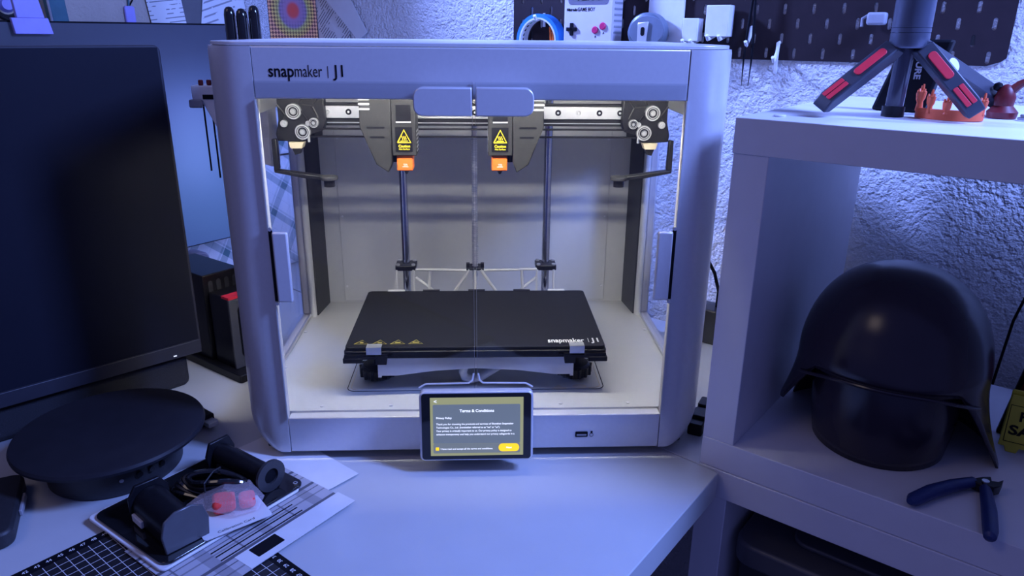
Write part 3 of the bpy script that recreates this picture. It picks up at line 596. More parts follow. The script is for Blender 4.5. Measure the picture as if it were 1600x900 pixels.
o = MB().prism([(-.06, .03), (-.02, .09), (.075, -.045), (.045, -.062)], 0, -.0006, 'y').build('folded_strip', M_paper, loc=WP(-.870, .0045, .515), rot=(0, 0, AW)); prop(o, 'blank white paper strip folded across the barcode letter', 'paper')
t = thing('key_tag', 'lilac key tag hanging on a strap over the left wall', 'tag', LP(.4170, .0, .480), AL)
MB().prism(rrect(-.0090, .0090, 0, .030, .004), -.004, .002, 'y').build('tag', M_purple, t, .0015); MB().tube([(0, -.001, .028), (.002, -.001, .05), (-.006, -.001, .085)], .0018, 6).build('strap', M_teal, t); MB().tube([(0, -.001, .028), (.012, -.002, .045), (.016, -.001, .085)], .0012, 6).build('strap', M_ink, t)
t = thing('fabric_pouch', 'teal fabric pouch at the top left above the blue screen', 'pouch', LP(.555, .045, .440), AL)
MB().prism([(-.014, 0), (.014, 0), (.008, .12), (-.020, .12)], -.008, .010, 'y').build('panel', M_teal, t, .004); MB().tube([(-.014, -.009, 0), (-.020, -.009, .12)], .0020, 6).build('piping', M_gplastic, t)
t = thing('cable_coil', 'dark coil of cable with a grey hub at the top left corner', 'cable', LP(.630, .050, .505), AL)
for k in range(3): MB().tube([((.017+.003*k)*math.cos(a*PI/10), -.004*k, (.017+.003*k)*math.sin(a*PI/10)) for a in range(21)], .0025, 8).build('loop', M_black, t)
MB().lathe([(0, .006), (.008, .006), (.012, 0), (0, 0)], (0, 0, 0), 20, 'y').build('hub', M_purple, t)

# ================================================================== LEFT: BLUE PANEL, PLAID, MONITOR, ORGANISER
t = thing('display_panel', 'large screen with a blue gradient standing behind the black monitor', 'screen', LP(.52, .150, 0), AL)
MB().box(-.200, .200, -.010, .012, .104, .4815).build('casing', M_ink, t, .001)
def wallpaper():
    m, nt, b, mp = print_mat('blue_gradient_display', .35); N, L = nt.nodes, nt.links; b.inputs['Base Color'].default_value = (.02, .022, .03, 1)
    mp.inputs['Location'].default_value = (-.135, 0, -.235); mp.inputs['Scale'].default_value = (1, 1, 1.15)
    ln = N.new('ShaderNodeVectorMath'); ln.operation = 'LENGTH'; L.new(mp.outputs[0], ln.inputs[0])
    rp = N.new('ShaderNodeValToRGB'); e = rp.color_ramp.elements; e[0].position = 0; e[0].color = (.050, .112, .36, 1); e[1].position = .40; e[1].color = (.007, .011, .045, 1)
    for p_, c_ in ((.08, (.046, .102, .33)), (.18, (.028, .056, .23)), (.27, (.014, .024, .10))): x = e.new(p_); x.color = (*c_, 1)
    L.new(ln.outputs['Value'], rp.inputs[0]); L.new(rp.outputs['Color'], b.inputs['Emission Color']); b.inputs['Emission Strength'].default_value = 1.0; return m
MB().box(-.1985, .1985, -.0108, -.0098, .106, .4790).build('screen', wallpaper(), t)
MB().box(-.05, .05, .0121, .030, .002, .30).build('stand', M_dark, t, .003); MB().prism(rrect(-.11, .11, -.07, .035, .02), 0, .006).build('base', M_dark, t, .001)
t = thing('screen_clip', 'white plastic clip hooked over the top edge of the blue screen', 'clip', LP(.6440, .1670, .4815), AL)
MB().prism([(-.028, -.018), (.022, -.018), (.018, .0035), (-.030, .0035)], .002, -.004, 'y').build('front_plate', M_purple, t, .0008)
MB().prism([(-.022, .0035), (.014, .0035), (.009, .034), (-.024, .034)], .004, -.003, 'y').build('upper_plate', M_purple, t, .0008)
MB().tube([(.008, .002, .028), (.022, .002, .030)], .0009, 6).build('pin', M_steel, t)
def plaid():
    m, nt, b, mp = print_mat('green_plaid_cloth', .9); mp.inputs['Rotation'].default_value = (0, PI/4+.1, 0)
    rm = [(0, 0), (.08, .9), (.30, .0), (.335, .45), (.40, 0), (.70, .25), (.73, 0)]
    f1 = stripes(nt, mp.outputs[0], 0, .062, rm); f2 = stripes(nt, mp.outputs[0], 2, .062, rm)
    ad = mixcol(nt, 1.0, f1, f2, 'ADD')
    mu = nt.nodes.new('ShaderNodeMath'); mu.operation = 'MULTIPLY'; mu.inputs[1].default_value = .55; nt.links.new(ad, mu.inputs[0])
    nt.links.new(mixcol(nt, mu.outputs[0], (.74, .74, .76), (.10, .20, .22)), b.inputs['Base Color']); return m
M_plaid = plaid()
def cloth(name, label, t0, t1, z0, z1, off, amp, ph, slope):
    n, k = 30, 12; vs, fs = [], []
    for j in range(k+1):
        for i in range(n+1):
            x = -(t1-t0)/2+(t1-t0)*i/n; z = z0+(z1-z0)*j/k
            vs.append((x, amp*math.sin(x*55+ph+z*6)*(1-.5*j/k)+amp*.6*math.sin(x*23+ph*2)-(z1-z)*slope, z))
    fs = [(j*(n+1)+i, j*(n+1)+i+1, (j+1)*(n+1)+i+1, (j+1)*(n+1)+i) for j in range(k) for i in range(n)]
    o = MB().add(vs, fs).build(name, M_plaid, loc=LP((t0+t1)/2, off, 0), rot=(0, 0, AL), smooth=60)
    md = o.modifiers.new('thickness', 'SOLIDIFY'); md.thickness = .002
    return prop(o, label, 'cloth', 'plaid cloths on the left wall')
cloth('plaid_cloth', 'upper white and green plaid cloth seen through the left printer window', .03, .50, .225, .345, .020, .002, .4, .30)
cloth('plaid_cloth', 'lower white and green plaid cloth hanging down to the desk', .03, .56, .002, .222, .058, .003, 1.3, .22)

AM = math.radians(42.3)
t = thing('monitor', 'black switched-off monitor at the left in front of the blue screen', 'monitor', (-.381, .203, 0), AM)
MB().prism(rrect(-.72, 0, .050, .4535, .007), 0, .022, 'y').build('casing', M_bezel, t, .0015)
MB().box(-.712, -.0035, -.0008, .0002, .070, .4510).build('screen', M_monitor, t)
MB().box(-.718, -.002, -.0030, .0002, .0505, .0690).build('bottom_bezel', M_bezel, t, .0008)
MB().box(-.42, -.34, .022, .05, .004, .30).build('stand', M_bezel, t, .003)
MB().prism(rrect(-.52, -.30, -.02, .12, .01), 0, .006).build('base', M_bezel, t, .001)
MB().box(-.040, -.036, -.0036, -.0028, .054, .0555).build('power_light', mat('power_led', (.8, .8, .8), .4, emit=(.8, .85, 1), es=.8), t)
t = thing('speaker_bar', 'dark fabric speaker bar under the black monitor', 'speaker', (-.400, .200, 0), AM)
MB().prism(rrect(-.25, .0, .0, .070, .012), 0, .046).build('body', mat('dark_fabric', (.022, .022, .028), .85, 0, .3, 800, .0006, 1500), t, .008, 3)
MB().prism(rrect(-.245, -.005, .004, .066, .010), .046, .048).build('top_plate', M_black, t, .001)
t = thing('slot_organiser', 'black slotted desk organiser with a red edge left of the printer', 'organiser', (-.347, .218, 0), AL)
MB().prism(rrect(-.006, .066, -.024, .170, .004), 0, .012).build('base', M_black, t, .001)
fr_ = MB().box(.006, .060, .003, .050, .012, .118).build('front_bin', M_black, t, .0015)
MB().box(.004, .062, -.001, .003, .012, .1165).build('front_plate', mat('dark_grey_face', (.055, .055, .062), .45), t, .001)
MB().prism(rrect(.016, .034, .026, .106, .008), -.001, -.0016, 'y').build('front_slot', M_ink, t); MB().box(.0242, .0262, -.0022, -.0014, .030, .102).build('slot_bar', M_gplastic, t)
MB().prism(rrect(.040, .056, .026, .106, .007), -.001, -.0016, 'y').build('front_slot', M_ink, t)
MB().box(.004, .062, -.0012, .016, .1170, .1205).build('red_edge', M_red, t)
MB().box(.002, .062, .055, .168, .012, .142).build('rear_bin', M_black, t, .0015)
for k in range(4): MB().prism(rrect(.010+.013*k, .017+.013*k, .060+.0, .132, .003), .0552, .0546, 'y').build('rear_slot', M_dark, t)
t = thing('small_speaker', 'small grey rounded speaker between monitor and plaid cloth', 'speaker', (-.440, .392, 0), AL)
MB().prism(rrect(-.018, .016, 0, .136, .012), 0, .030, 'y').build('case', mat('bluish_grey_case', (.16, .16, .24), .5), t, .003)
MB().lathe([(0, .0005), (.007, .0005), (.0095, .0015), (.0105, 0)], (0, 0, .1160), 20, 'y').build('driver', M_ink, t)
t = thing('vent_rack', 'thin black frame with pale rungs beside the monitor edge', 'rack', (-.474, .362, .0), AL)
MB().tube([(.024, 0, .0), (.024, 0, .135), (-.015, 0, .235)], .0022, 6).build('rail', M_ink, t); MB().tube([(.004, 0, .0), (.004, 0, .13), (-.030, 0, .225)], .0022, 6).build('rail', M_ink, t)
for k in range(5): MB().prism([(.006-.0070*k, .140+.018*k), (.020-.0070*k, .146+.018*k), (.016-.0070*k, .157+.018*k), (.002-.0070*k, .151+.018*k)], .001, -.001, 'y').build('rung', M_paper, t)
# side tool holder and screwdrivers
t = thing('tool_holder', 'white printed tool holder fixed to the left side of the printer', 'holder', (-.2697, .25, 0))
MB().prism([(0, .404), (-.094, .404), (-.094, .386), (-.080, .380), (-.052, .318), (0, .300)], -.012, .030, 'y').build('bracket', M_wplastic, t, .0015)
MB().box(-.097, -.080, -.018, -.012, .3765, .3870).build('lip', M_gplastic, t, .002)
MB().box(-.080, -.066, -.0128, -.0118, .387, .393).build('recess', M_ink, t)
for k, (x, y) in enumerate(((-.352, .243), (-.343, .247))):
    d = thing('hex_key', ('slim dark hex driver hanging furthest left from the white holder', 'second slim dark hex driver hanging in the white holder')[k], 'tool', (x, y, .404), 0, 'hex drivers in the white holder')
    MB().tube([(0, 0, .0), (0, 0, -.110-.010*k)], .0012, 8).build('shaft', M_ink, d); MB().cyl((0, 0, 0), .0032, .007, seg=10, bev=.001).build('head', M_dred, d)
d = thing('hex_key', 'stubby dark red driver head sticking up beside the silver pillar', 'tool', (-.334, .247, .404), 0, 'hex drivers in the white holder')
MB().tube([(0, 0, .0), (0, 0, -.02)], .0012, 8).build('shaft', M_ink, d); MB().cyl((0, 0, 0), .0034, .009, seg=10, bev=.001).build('head', M_dred, d)
for k, (x, y, h) in enumerate(((-.3120, .262, .500), (-.2970, .262, .498), (-.2830, .268, .502))):
    d = thing('screwdriver', ('leftmost black tool handle standing behind the printer corner', 'middle black tool handle with a pale seam behind the printer corner', 'rightmost black tool handle leaning behind the printer corner')[k], 'tool', (x, y, .405), 0, 'black tool handles behind the printer')
    MB().lathe([(0, 0), (.0060, 0), (.0070, .01), (.0070, h-.405-.010), (.0060, h-.405-.004), (.0036, h-.405-.001), (0, h-.405)], seg=16).build('handle', M_gloss, d)
    MB().tube([(0, 0, 0), (0, 0, -.08)], .0018, 8).build('shaft', M_steel, d)
    if k < 2: MB().box(.0060, .0073, -.0022, -.0012, .03, h-.405-.012).build('seam', M_steel, d)

# ================================================================== ON THE DESK, FRONT LEFT
t = thing('turntable', 'black round turntable with control buttons on the desk', 'turntable', (-.410, -.005, 0))
MB().lathe([(0, 0), (.066, 0), (.069, .002), (.072, .038), (.072, .041), (0, .041)], seg=64).build('base', M_dark, t)
MB().lathe([(0, .041), (.094, .041), (.0980, .043), (.0985, .046), (.0970, .049), (.094, .050), (0, .050)], seg=96).build('disc', mat('matte_disc', (.016, .016, .022), .45, 0, .1, 40, spec=.3), t)
for k, a in enumerate((-.80, -.62, -.44)):
    MB().tube([(.0690*math.cos(a), .0690*math.sin(a), .022), (.0735*math.cos(a), .0735*math.sin(a), .022)], .0032, 14).build('button', M_gloss, t)
MB().tube([(.0695*math.cos(-1.05), .0695*math.sin(-1.05), .020), (.0712*math.cos(-1.05), .0712*math.sin(-1.05), .020)], .0022, 10).build('mark', M_gplastic, t)
t = thing('hdmi_plug', 'black cable plug with a metal tip beside the turntable', 'cable', (-.352, .092, .0), math.radians(-40))
MB().prism(rrect(-.030, .020, -.010, .010, .002), .002, .016).build('plug', M_black, t, .002); MB().box(.020, .034, -.0065, .0065, .006, .0115).build('metal_tip', M_steel, t, .0005); MB().tube([(-.030, 0, .009), (-.045, .0, .005), (-.055, -.012, .004), (-.056, -.030, .004)], .0035, 8).build('cable', M_black, t)
t = thing('handheld_device', 'black rounded handheld device at the left edge of the desk', 'device', (-.4800, -.110, 0), math.radians(-66))
MB().prism(rrect(-.065, .048, -.055, .020, .012), .001, .018).build('body', M_dark, t, .003); MB().box(-.030, .004, .020, .0235, .006, .013).build('side_button', M_gplastic, t, .001)
prop(MB().tube([(-.66, .17, .004), (-.620, .148, .010), (-.588, .150, .024), (-.575, .165, .030), (-.580, .20, .02), (-.63, .25, .004)], .0022, 8).build('white_cable', M_wplastic), 'thin white cable curling at the left desk edge under the monitor', 'cable')

# cutting mat
AMT = math.radians(-41)
def mat_print():
    m, nt, b, mp = print_mat('cutting_mat_print', .55)
    f1 = stripes(nt, mp.outputs[0], 0, .01, [(0, 1), (.055, 0)]); f2 = stripes(nt, mp.outputs[0], 1, .01, [(0, 1), (.055, 0)])
    ln = mixcol(nt, 1.0, f1, f2, 'LIGHTEN')
    nt.links.new(mixcol(nt, ln, (.010, .010, .014), (.62, .62, .64)), b.inputs['Base Color']); return m
t = thing('cutting_mat', 'black cutting mat with a white grid under the glossy plate', 'mat', (-.309, -.058, 0), AMT)
MB().prism(rrect(0, .45, -.60, 0, .006), 0, .0025).build('sheet', M_ink, t, .0005)
MB().box(.012, .44, -.59, -.012, .0025, .0027).build('grid', mat_print(), t)
for k in range(30): text('edge_number', str(57-k), .0052, M_wink, t, (.006, -.012-.01*k, .0027), rot=(0, 0, PI/2), ext=.00005, align='CENTER')
for k in range(32): text('edge_number', str(46-k), .0052, M_wink, t, (.012+.01*k, -.0062, .0027), rot=(0, 0, PI), ext=.00005, align='CENTER')
# leaflets below the plate
def leaflet():
    m, nt, b, mp = print_mat('leaflet_print', .4)
    f1 = stripes(nt, mp.outputs[0], 1, .034, [(0, 0), (.12, 1), (.50, .4), (.56, 1), (.80, .1), (.84, 1)]); f2 = stripes(nt, mp.outputs[0], 0, .06, [(0, 1), (.40, .2), (.43, 1), (.80, .6)])
    nt.links.new(mixcol(nt, mixcol(nt, 1.0, f1, f2, 'MULTIPLY'), (.10, .10, .12), (.44, .43, .46)), b.inputs['Base Color']); return m
AP = math.radians(52.5)
o = MB().box(-.105, .105, -.075, .075, 0, .0006).build('white_sheet', M_paper, loc=(-.258, -.062, .0030), rot=(0, 0, math.radians(48))); prop(o, 'plain white sheet under the printed grey leaflet', 'paper')
lf = thing('grey_leaflet', 'grey printed leaflet with a dark rectangle right of the glossy plate', 'leaflet', (-.2225, -.112, .0042), AP)
MB().box(-.105, .075, -.060, .058, 0, .0005).build('page', leaflet(), lf)
MB().box(-.050, .078, -.060, -.034, .0005, .0008).build('white_margin', M_paper, lf); MB().prism(rrect(-.036, -.006, -.052, -.036, .001), .0008, .0010).build('dark_box', M_ink, lf)
for k in range(3): MB().box(-.060, .035, -.0285+.008*k, -.0270+.008*k, .0005, .0008).build('dark_line', M_ink, lf)
# glossy plate with printed parts
KP = Vector((-.2875, -.088, 0))
pl = thing('white_tray', 'white sheet base under the glossy black plate', 'tray', (KP.x-.002, KP.y-.001, .0052), AP)
MB().prism(rrect(-.079, .079, -.0675, .0675, .006), 0, .0028).build('sheet', M_wplastic, pl, .0008)
pl = thing('black_plate', 'glossy black plate carrying the black printed holders', 'plate', (KP.x+.003, KP.y+.002, .0081), AP)
MB().prism(rrect(-.081, .081, -.064, .064, .010), 0, .003).build('plate', M_gloss, pl, .0008)
for q in (-1, 1): MB().lathe([(.0014, .0002), (.0022, .0004), (.0026, 0)], (.074, q*.056, .003), 12).build('eyelet', M_gplastic, pl)
PZ = .0112
def ax(p, ang): return (p[0], p[1], PZ), ang
h1 = thing('spool_holder', 'large black spool holder with a grey end plate lying at the front of the plate', 'spool holder', (-.2955, -.1380, PZ), math.radians(-43), 'black spool holders')
MB().prism([(.0175*math.cos(PI*k/12), .013+.0175*math.sin(PI*k/12)) for k in range(13)]+[(-.0175, .002), (.0175, .002)], -.042, .030, 'x').build('saddle', M_black, h1, .001)
MB().prism([(-.021, .0), (.021, .0), (.023, .020), (.019, .034), (.008, .040), (-.008, .040), (-.019, .034), (-.023, .020)], .030, .033, 'x').build('end_plate', mat('satin_grey', (.08, .08, .09), .25), h1, .001)
MB().prism([(-.0200, .0), (.0200, .0), (.0200, .024), (.012, .036), (-.012, .036), (-.0200, .024)], -.046, -.042, 'x').build('back_plate', M_black, h1, .001)
MB().box(-.040, -.020, -.0205, -.017, .002, .010).build('side_notch', M_wplastic, h1, .001)
h2 = thing('spool_holder', 'black spool holder with a ring end standing at the rear of the plate', 'spool holder', (-.247, -.052, PZ), math.radians(-36), 'black spool holders')
MB().tube([(-.045, 0, .016), (.036, 0, .016)], .0115, 20).build('tube', M_black, h2)
MB().lathe([(.0085, -.0015), (.0175, -.0015), (.0175, .0018), (.0085, .0018)], (.038, 0, .0178), 28, 'x', True).build('ring_end', mat('satin_dark', (.035, .035, .04), .3), h2)
MB().lathe([(0, .0), (.0085, 0)], (.0372, 0, .0178), 28, 'x').build('ring_hole', M_ink, h2, fix=False)
MB().prism([(-.016, .0), (.016, .0), (.018, .018), (.012, .033), (-.012, .033), (-.018, .018)], -.049, -.045, 'x').build('back_plate', M_black, h2, .001)
MB().prism([(-.014, .0), (.014, .0), (.010, .010), (-.010, .010)], -.040, .034, 'x').build('foot', M_black, h2)
cb = thing('power_cable', 'coiled black power cable tied between the two spool holders', 'cable', (-.277, -.083, PZ), math.radians(-8))
for k in range(5):
    rx, ry, zz = .040-.0025*k, .013-.001*k, .0045+.0042*k
    pts = [((rx+.002*math.sin(3*a))*math.cos(a)+.002*k, (ry+.0015*math.cos(2*a+k))*math.sin(a), zz+.003*math.sin(a*2+k)) for a in [2*PI*i/40 for i in range(41)]]
    MB().tube(pts, .0030, 8).build('loop', M_black if k % 2 else M_gloss, cb)
MB().tube([(.004, -.018+.001, .004), (.004, -.016, .026), (.006, .0, .030), (.006, .014, .026), (.006, .017, .004)], .0009, 6).build('wire_tie', M_dark, cb)
cd_ = thing('calibration_card', 'white calibration card under the pink bag on the plate', 'card', (-.2435, -.1165, PZ), math.radians(37))
MB().prism(rrect(-.036, .031, -.024, .024, .003), .0002, .0010).build('card', M_paper, cd_)
text('card_text', 'Calibration Card', .0048, M_ink, cd_, (-.022, -.0190, .0011), rot=(0, 0, 0), ext=.00005, fit=.036)
bg = thing('parts_bag', 'clear folded bag with red silicone pieces on the white card', 'bag', (-.2500, -.1060, PZ+.0012), math.radians(20))
MB().prism(rrect(-.016, .006, -.012, .013, .005), .002, .014).build('red_piece', mat('bright_red_silicone', (.95, .06, .05), .45), bg, .003); MB().prism(rrect(.009, .025, -.012, .009, .005), .002, .012).build('red_piece', MATS['bright_red_silicone'], bg, .003)
vs = [(-.048, .004, .006), (-.026, .018, .012), (.0, .022, .020), (.022, .016, .018), (.034, .0, .006), (.026, -.018, .003), (.004, -.022, .004), (-.022, -.008, .008), (-.004, .002, .024), (.018, -.002, .020), (-.024, .006, .014), (.006, -.012, .020)]
fs = [(0, 7, 10), (0, 10, 1), (1, 10, 8), (1, 8, 2), (2, 8, 9), (2, 9, 3), (3, 9, 4), (4, 9, 5), (5, 9, 11), (5, 11, 6), (6, 11, 7), (7, 11, 8), (7, 8, 10), (8, 11, 9)]
MB().add(vs, fs).build('film', M_bag, bg, smooth=0, fix=False)

# ================================================================== BETWEEN PRINTER AND SHELF
t = thing('power_adaptor', 'black power adaptor with its cable behind the printer right side', 'adaptor', (.356, .352, 0), AW)
MB().prism(rrect(0, .042, -.012, .030, .003), 0, .058).build('body', mat('adaptor_black', (.03, .03, .035), .35), t, .002)
MB().tube([(.030, .01, .058), (.031, .008, .085), (.022, .006, .115), (.005, .006, .14)], .0028, 8).build('cable', M_ink, t); MB().tube([(.0445, -.004, .060), (.0445, -.004, .0)], .0022, 8).build('cord', M_ink, t)
t = thing('cable_clamp', 'ribbed black cable end on the desk between printer and shelf', 'cable', (.2890, .0760, 0), math.radians(60))
for k in range(4): MB().prism(rrect(-.012, .012, -.009, .009, .003), 0, .016+.004*(k % 2)).build('rib', M_black, t, .001, loc=(-.026+.016*k, 0, 0))

# ================================================================== ON THE SHELF TOP
ST = .3955
t = thing('tripod', 'black mini tripod with red grip strips on top of the shelf', 'tripod', SP(.1215, .105, ST), AS)
MB().lathe([(0, .066), (.0165, .066), (.0175, .068), (.0175, .0795), (.0168, .0800), (.0175, .0805), (.0175, .084), (.0168, .0845), (.0175, .085), (.0178, .16), (0, .16)], seg=32).build('column', mat('tripod_metal', (.09, .10, .14), .32, .5), t)
MB().tube([(-.006, .012, .0005), (-.003, .008, .068)], .0085, 16).build('inner_tube', mat('smoked_tube', (.04, .04, .06), .12), t)
MB().cyl((-.006, .012, 0), .0108, .010, seg=16).build('tube_foot', M_black, t)
def leg(tx, ty, strips=True):
    hz0 = math.hypot(tx, ty); a = Vector((tx/hz0*.013, ty/hz0*.013, .067)); b_ = Vector((tx, ty, .009)); d = (b_-a); L_ = d.length; hz = math.hypot(tx, ty)
    ang = math.atan2(ty, tx); pit = math.atan2(.064, hz)
    e = MB().prism([(-.004, -.006), (.002, .006), (L_-.012, .0055), (L_, -.001), (L_-.006, -.0075), (.006, -.0080)], -.0085, .0085, 'y').build('leg', mat('tripod_leg', (.035, .038, .055), .42), t, .0015)
    X_ = d.normalized(); Z_ = Vector((0, -.80, .60)); Z_ = (Z_-X_*Z_.dot(X_)).normalized(); Y_ = Z_.cross(X_)
    e.location = a; e.rotation_euler = Matrix((X_, Y_, Z_)).transposed().to_euler()
    if not strips:
        MB().cyl((L_*.30, -.002, .0056), .0070, .0012, seg=24).build('logo_disc', M_wplastic, e); return e
    for y0 in (-.0045,):
        MB().prism(rrect(.010, L_*.50, -.0042, .0042, .0035), .0060, .0072).build('grip_strip', M_red, e, .0005)
    for y0 in (-.0045, .0012): MB().prism(rrect(L_*.62, L_*.88, y0-.0012, y0+.0034, .001), .0056, .0068).build('grip_strip', M_red, e, .0004)
    return e
leg(.0663-.1275, .052-.105); leg(.1985-.1275, .096-.105); leg(.2130-.1275, .205-.105, False)
t = thing('pouch', 'black lettered pouch standing behind the tripod', 'pouch', SP(.1150, .185, ST), AS)
MB().add([(-.034, -.012, 0), (.018, -.012, 0), (.018, .012, 0), (-.034, .012, 0), (-.012, -.012, .074), (.034, -.012, .074), (.034, .006, .074), (-.012, .006, .074)], [(3, 2, 1, 0), (4, 5, 6, 7), (0, 1, 5, 4), (1, 2, 6, 5), (2, 3, 7, 6), (3, 0, 4, 7)]).build('body', M_ink, t, .003)
text('pouch_print', 'SHURE', .0085, M_gplastic, t, (.0060, -.0122, .0640), rot=(PI/2, PI/2, 0), fit=.030, bold=.0003)
cw = thing('hand_ring', 'orange printed ring of small raised hands under the tripod', 'figurine', SP(.1640, .128, ST), AS)
arc = [(.030*math.cos(a), .022*math.sin(a)) for a in [PI*(.95+1.1*k/14) for k in range(15)]]
arc2 = [(.026*math.cos(a), .018*math.sin(a)) for a in [PI*(.95+1.1*k/14) for k in range(15)]]
MB().prism(arc+arc2[::-1], .0, .010).build('base_band', mat('orange_print', (.75, .12, .04), .55), cw, .0006)
for k, (a, h) in enumerate(((1.0, .020), (1.14, .022), (1.32, .018), (1.50, .014), (1.72, .017), (1.95, .016))):
    x, y = .028*math.cos(PI*a), .020*math.sin(PI*a)
    hd = MB().tube([(x, y, .006), (x, y, h-.006), (x, y, h-.003), (x, y, h+.003), (x, y, h+.0045)], [.0030, .0022, .0036, .0042, .0026], 10).build('hand', MATS['orange_print'], cw)
    MB().tube([(x, y, h+.003), (x+.0003, y-.0003, h+.008), (x+.0003, y, h+.0105)], [.0014, .0012, .0008], 8).build('raised_finger', MATS['orange_print'], hd)
    for q in (-1, 1): MB().tube([(x+q*.0022, y-.001, h+.002), (x+q*.0024, y-.0018, h+.0052), (x+q*.0022, y-.003, h+.003)], .0011, 6).build('knuckle', MATS['orange_print'], hd)
t = thing('red_figurine', 'dark red printed bird figurine behind the right tripod leg', 'figurine', SP(.203, .178, ST), AS)
MB().lathe([(0, 0), (.013, 0), (.014, .006), (.0085, .012), (.0095, .020), (.007, .028), (.003, .032), (0, .033)], seg=20).build('body', M_dred, t)
MB().tube([(.002, 0, .024), (.010, 0, .033), (.018, 0, .038)], [.005, .004, .003], 8).build('raised_wing', M_dred, t); MB().lathe([(0, -.0045), (.0035, -.003), (.0045, 0), (.0035, .003), (0, .0045)], (-.008, 0, .030), 12).build('knob', M_ink, t)
t = thing('plastic_coil', 'small clear plastic curl lying at the right end of the shelf top', 'coil', SP(.226, .165, ST), AS)
for k in range(2): MB().tube([((.007-.002*k)*math.cos(a*PI/8), (.007-.002*k)*math.sin(a*PI/8), .0016+.0028*k) for a in range(17)], .0014, 6).build('turn', M_gplastic, t)

# ================================================================== INSIDE THE SHELF
HZ = TH+.0004
t = thing('helmet', 'dark smoked plastic helmet with a flared rim standing in the shelf', 'helmet', SP(.1550, .132, HZ), AS+math.radians(8))
def shell():
    nT, nR = 72, 22; vs, fs = [], []
    for i in range(nT):
        th = 2*PI*i/nT; f = (1-math.sin(th))/2*0 ; c = -math.sin(th)          # c = 1 at the front
        zb = .0 if c < .1 else .098*min(1, ((c-.1)/.62))**.8
        if math.cos(th) < -.35 and c > -.5: zb = max(zb, .030)
        for j in range(nR+1):
            u = j/nR; z = zb+(.206-zb)*math.sin(.5*PI*u)
            if z > .10: r = .092*math.sqrt(max(0, 1-((z-.10)/.106)**2))**.86
            else: r = .092+.024*((.10-z)/.10)**1.7
            k = 1.0+.06*max(0, c)*max(0, 1-abs(z-.11)/.03)
            vs.append((r*k*1.04*math.cos(th), r*k*math.sin(th)*1.08, z))
    for i in range(nT):
        for j in range(nR): a = i*(nR+1)+j; b_ = ((i+1) % nT)*(nR+1)+j; fs.append((a, b_, b_+1, a+1))
    o = MB().add(vs, fs).build('dome', M_helmet, t, smooth=50); m = o.modifiers.new('thickness', 'SOLIDIFY'); m.thickness = .0025; m.offset = -1
shell()
def plate(name, r0, r1, z0, z1, a0, a1, m):
    n, k = 24, 10; vs = []
    for j in range(k+1):
        for i in range(n+1):
            a = -PI/2+a0+(a1-a0)*i/n; q = j/k; r = r0+(r1-r0)*q+.006*math.sin(PI*q); vs.append((r*.92*math.cos(a), r*1.05*math.sin(a), z0+(z1-z0)*q))
    fs = [(j*(n+1)+i, j*(n+1)+i+1, (j+1)*(n+1)+i+1, (j+1)*(n+1)+i) for j in range(k) for i in range(n)]
    o = MB().add(vs, fs).build(name, m, t, smooth=50); md = o.modifiers.new('thickness', 'SOLIDIFY'); md.thickness = .002; md.offset = -1
plate('face_shield', .076, .080, .0, .120, -1.25, 1.25, M_helmet)
MB().tube([(.094*1.03*math.cos(a), .094*1.14*math.sin(a), .101-.03*abs(math.cos(a))**3) for a in [-PI*.86+.72*PI*k/24 for k in range(25)]], .0020, 8).build('brow_edge', M_helmet, t)
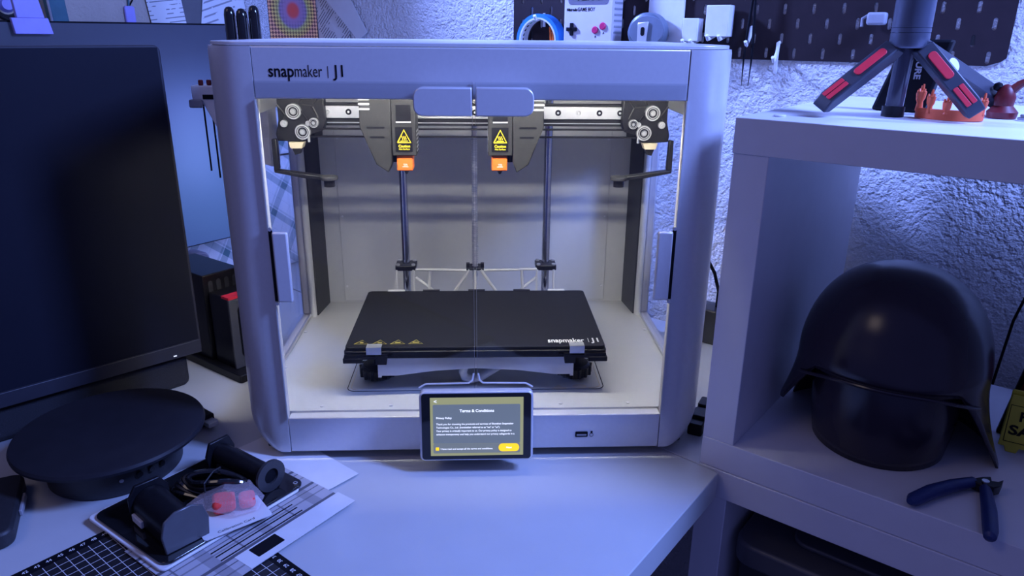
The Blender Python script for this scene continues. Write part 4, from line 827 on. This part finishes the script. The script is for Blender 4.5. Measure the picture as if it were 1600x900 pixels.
# yellow sign, dark framed board behind it
t = thing('sale_sign', 'yellow folded FOR SALE sign standing at the right of the shelf', 'sign', SP(.2985, .186, HZ), AS+math.radians(6))
M_ysign = mat('yellow_card', (.62, .52, .04), .6)
MB().prism([(-.030, .006), (-.024, .006), (-.022, .0), (-.012, .0), (-.010, .006), (.030, .006), (.030, .066), (.020, .066), (.018, .073), (-.014, .073), (-.015, .066), (-.027, .066)], 0, .002, 'y').build('front_board', M_ysign, t, .0006, rot=(math.radians(-9), 0, 0))
MB().prism(rrect(-.028, .030, 0, .066, .002), .026, .028, 'y').build('rear_board', M_ysign, t, .0006, rot=(math.radians(12), 0, 0))
fp = [o for o in t.children if o.name.startswith('front_board')][0]
MB().tube([(x, -.0002, z) for x, z in ((-.026, .012), (.029, .012), (.029, .054), (-.026, .054), (-.026, .012))], .0004, 6).build('print_border', M_ink, fp)
text('sign_text', 'FOR', .0150, M_ink, fp, (-.0165, -.0003, .0420), fit=.028, bold=.0005); text('sign_text', 'SALE', .0150, M_ink, fp, (-.0235, -.0003, .0255), fit=.040, bold=.0005)
t = thing('dark_frame', 'dark framed red board leaning behind the yellow sign', 'frame', SP(.2930, .228, HZ), AS+math.radians(6))
MB().prism([(-.030, 0), (.06, 0), (.06, .115), (-.006, .115), (-.016, .105)], 0, .008, 'y').build('frame', M_ink, t, .001); MB().prism([(-.019, .052), (.054, .052), (.054, .109), (-.004, .109), (-.010, .100)], -.001, .0, 'y').build('upper_panel', M_dred, t); MB().prism([(-.023, .006), (.054, .006), (.054, .046), (-.017, .046)], -.001, .0, 'y').build('lower_panel', mat('brown_panel', (.10, .06, .06), .6), t)
# side cutter
t = thing('side_cutter', 'blue handled side cutter lying open at the front of the shelf', 'pliers', SP(.2710, .083, HZ), AS)
def grip(path, rs, name='handle', m=M_blue): return MB().tube([(x, y, .0080) for x, y in path], rs, 12).build(name, m, t)
grip([(-.012, -.006), (-.028, -.028), (-.042, -.052), (-.053, -.078), (-.055, -.084)], [.0055, .0068, .0074, .0068, .0035])
gh = grip([(-.001, -.010), (.003, -.030), (.008, -.055), (.0125, -.085), (.0135, -.096), (.0135, -.099)], [.0050, .0062, .0070, .0068, .0055, .002])
MB().prism([(-.016, -.010), (-.006, .004), (.001, .010), (.004, -.004), (.003, -.014), (-.006, -.012)], .002, .012).build('jaw', M_black, t, .001); MB().prism([(-.006, -.004), (.008, .002), (.012, .010), (.011, -.006), (.006, -.014), (-.004, -.012)], .003, .013).build('jaw', M_black, t, .001)
MB().cyl((-.002, -.006, .012), .0035, .002, seg=14).build('pivot', M_steel, t)
prop(MB().tube([SP(.300, .393, .40), SP(.295, .393, .34), SP(.283, .394, .27), SP(.262, .395, .20), SP(.247, .396, .12), SP(.24, .396, .0)], .0018, 8).build('black_cable', M_ink), 'thin black cable running down the wall behind the helmet shelf', 'cable')
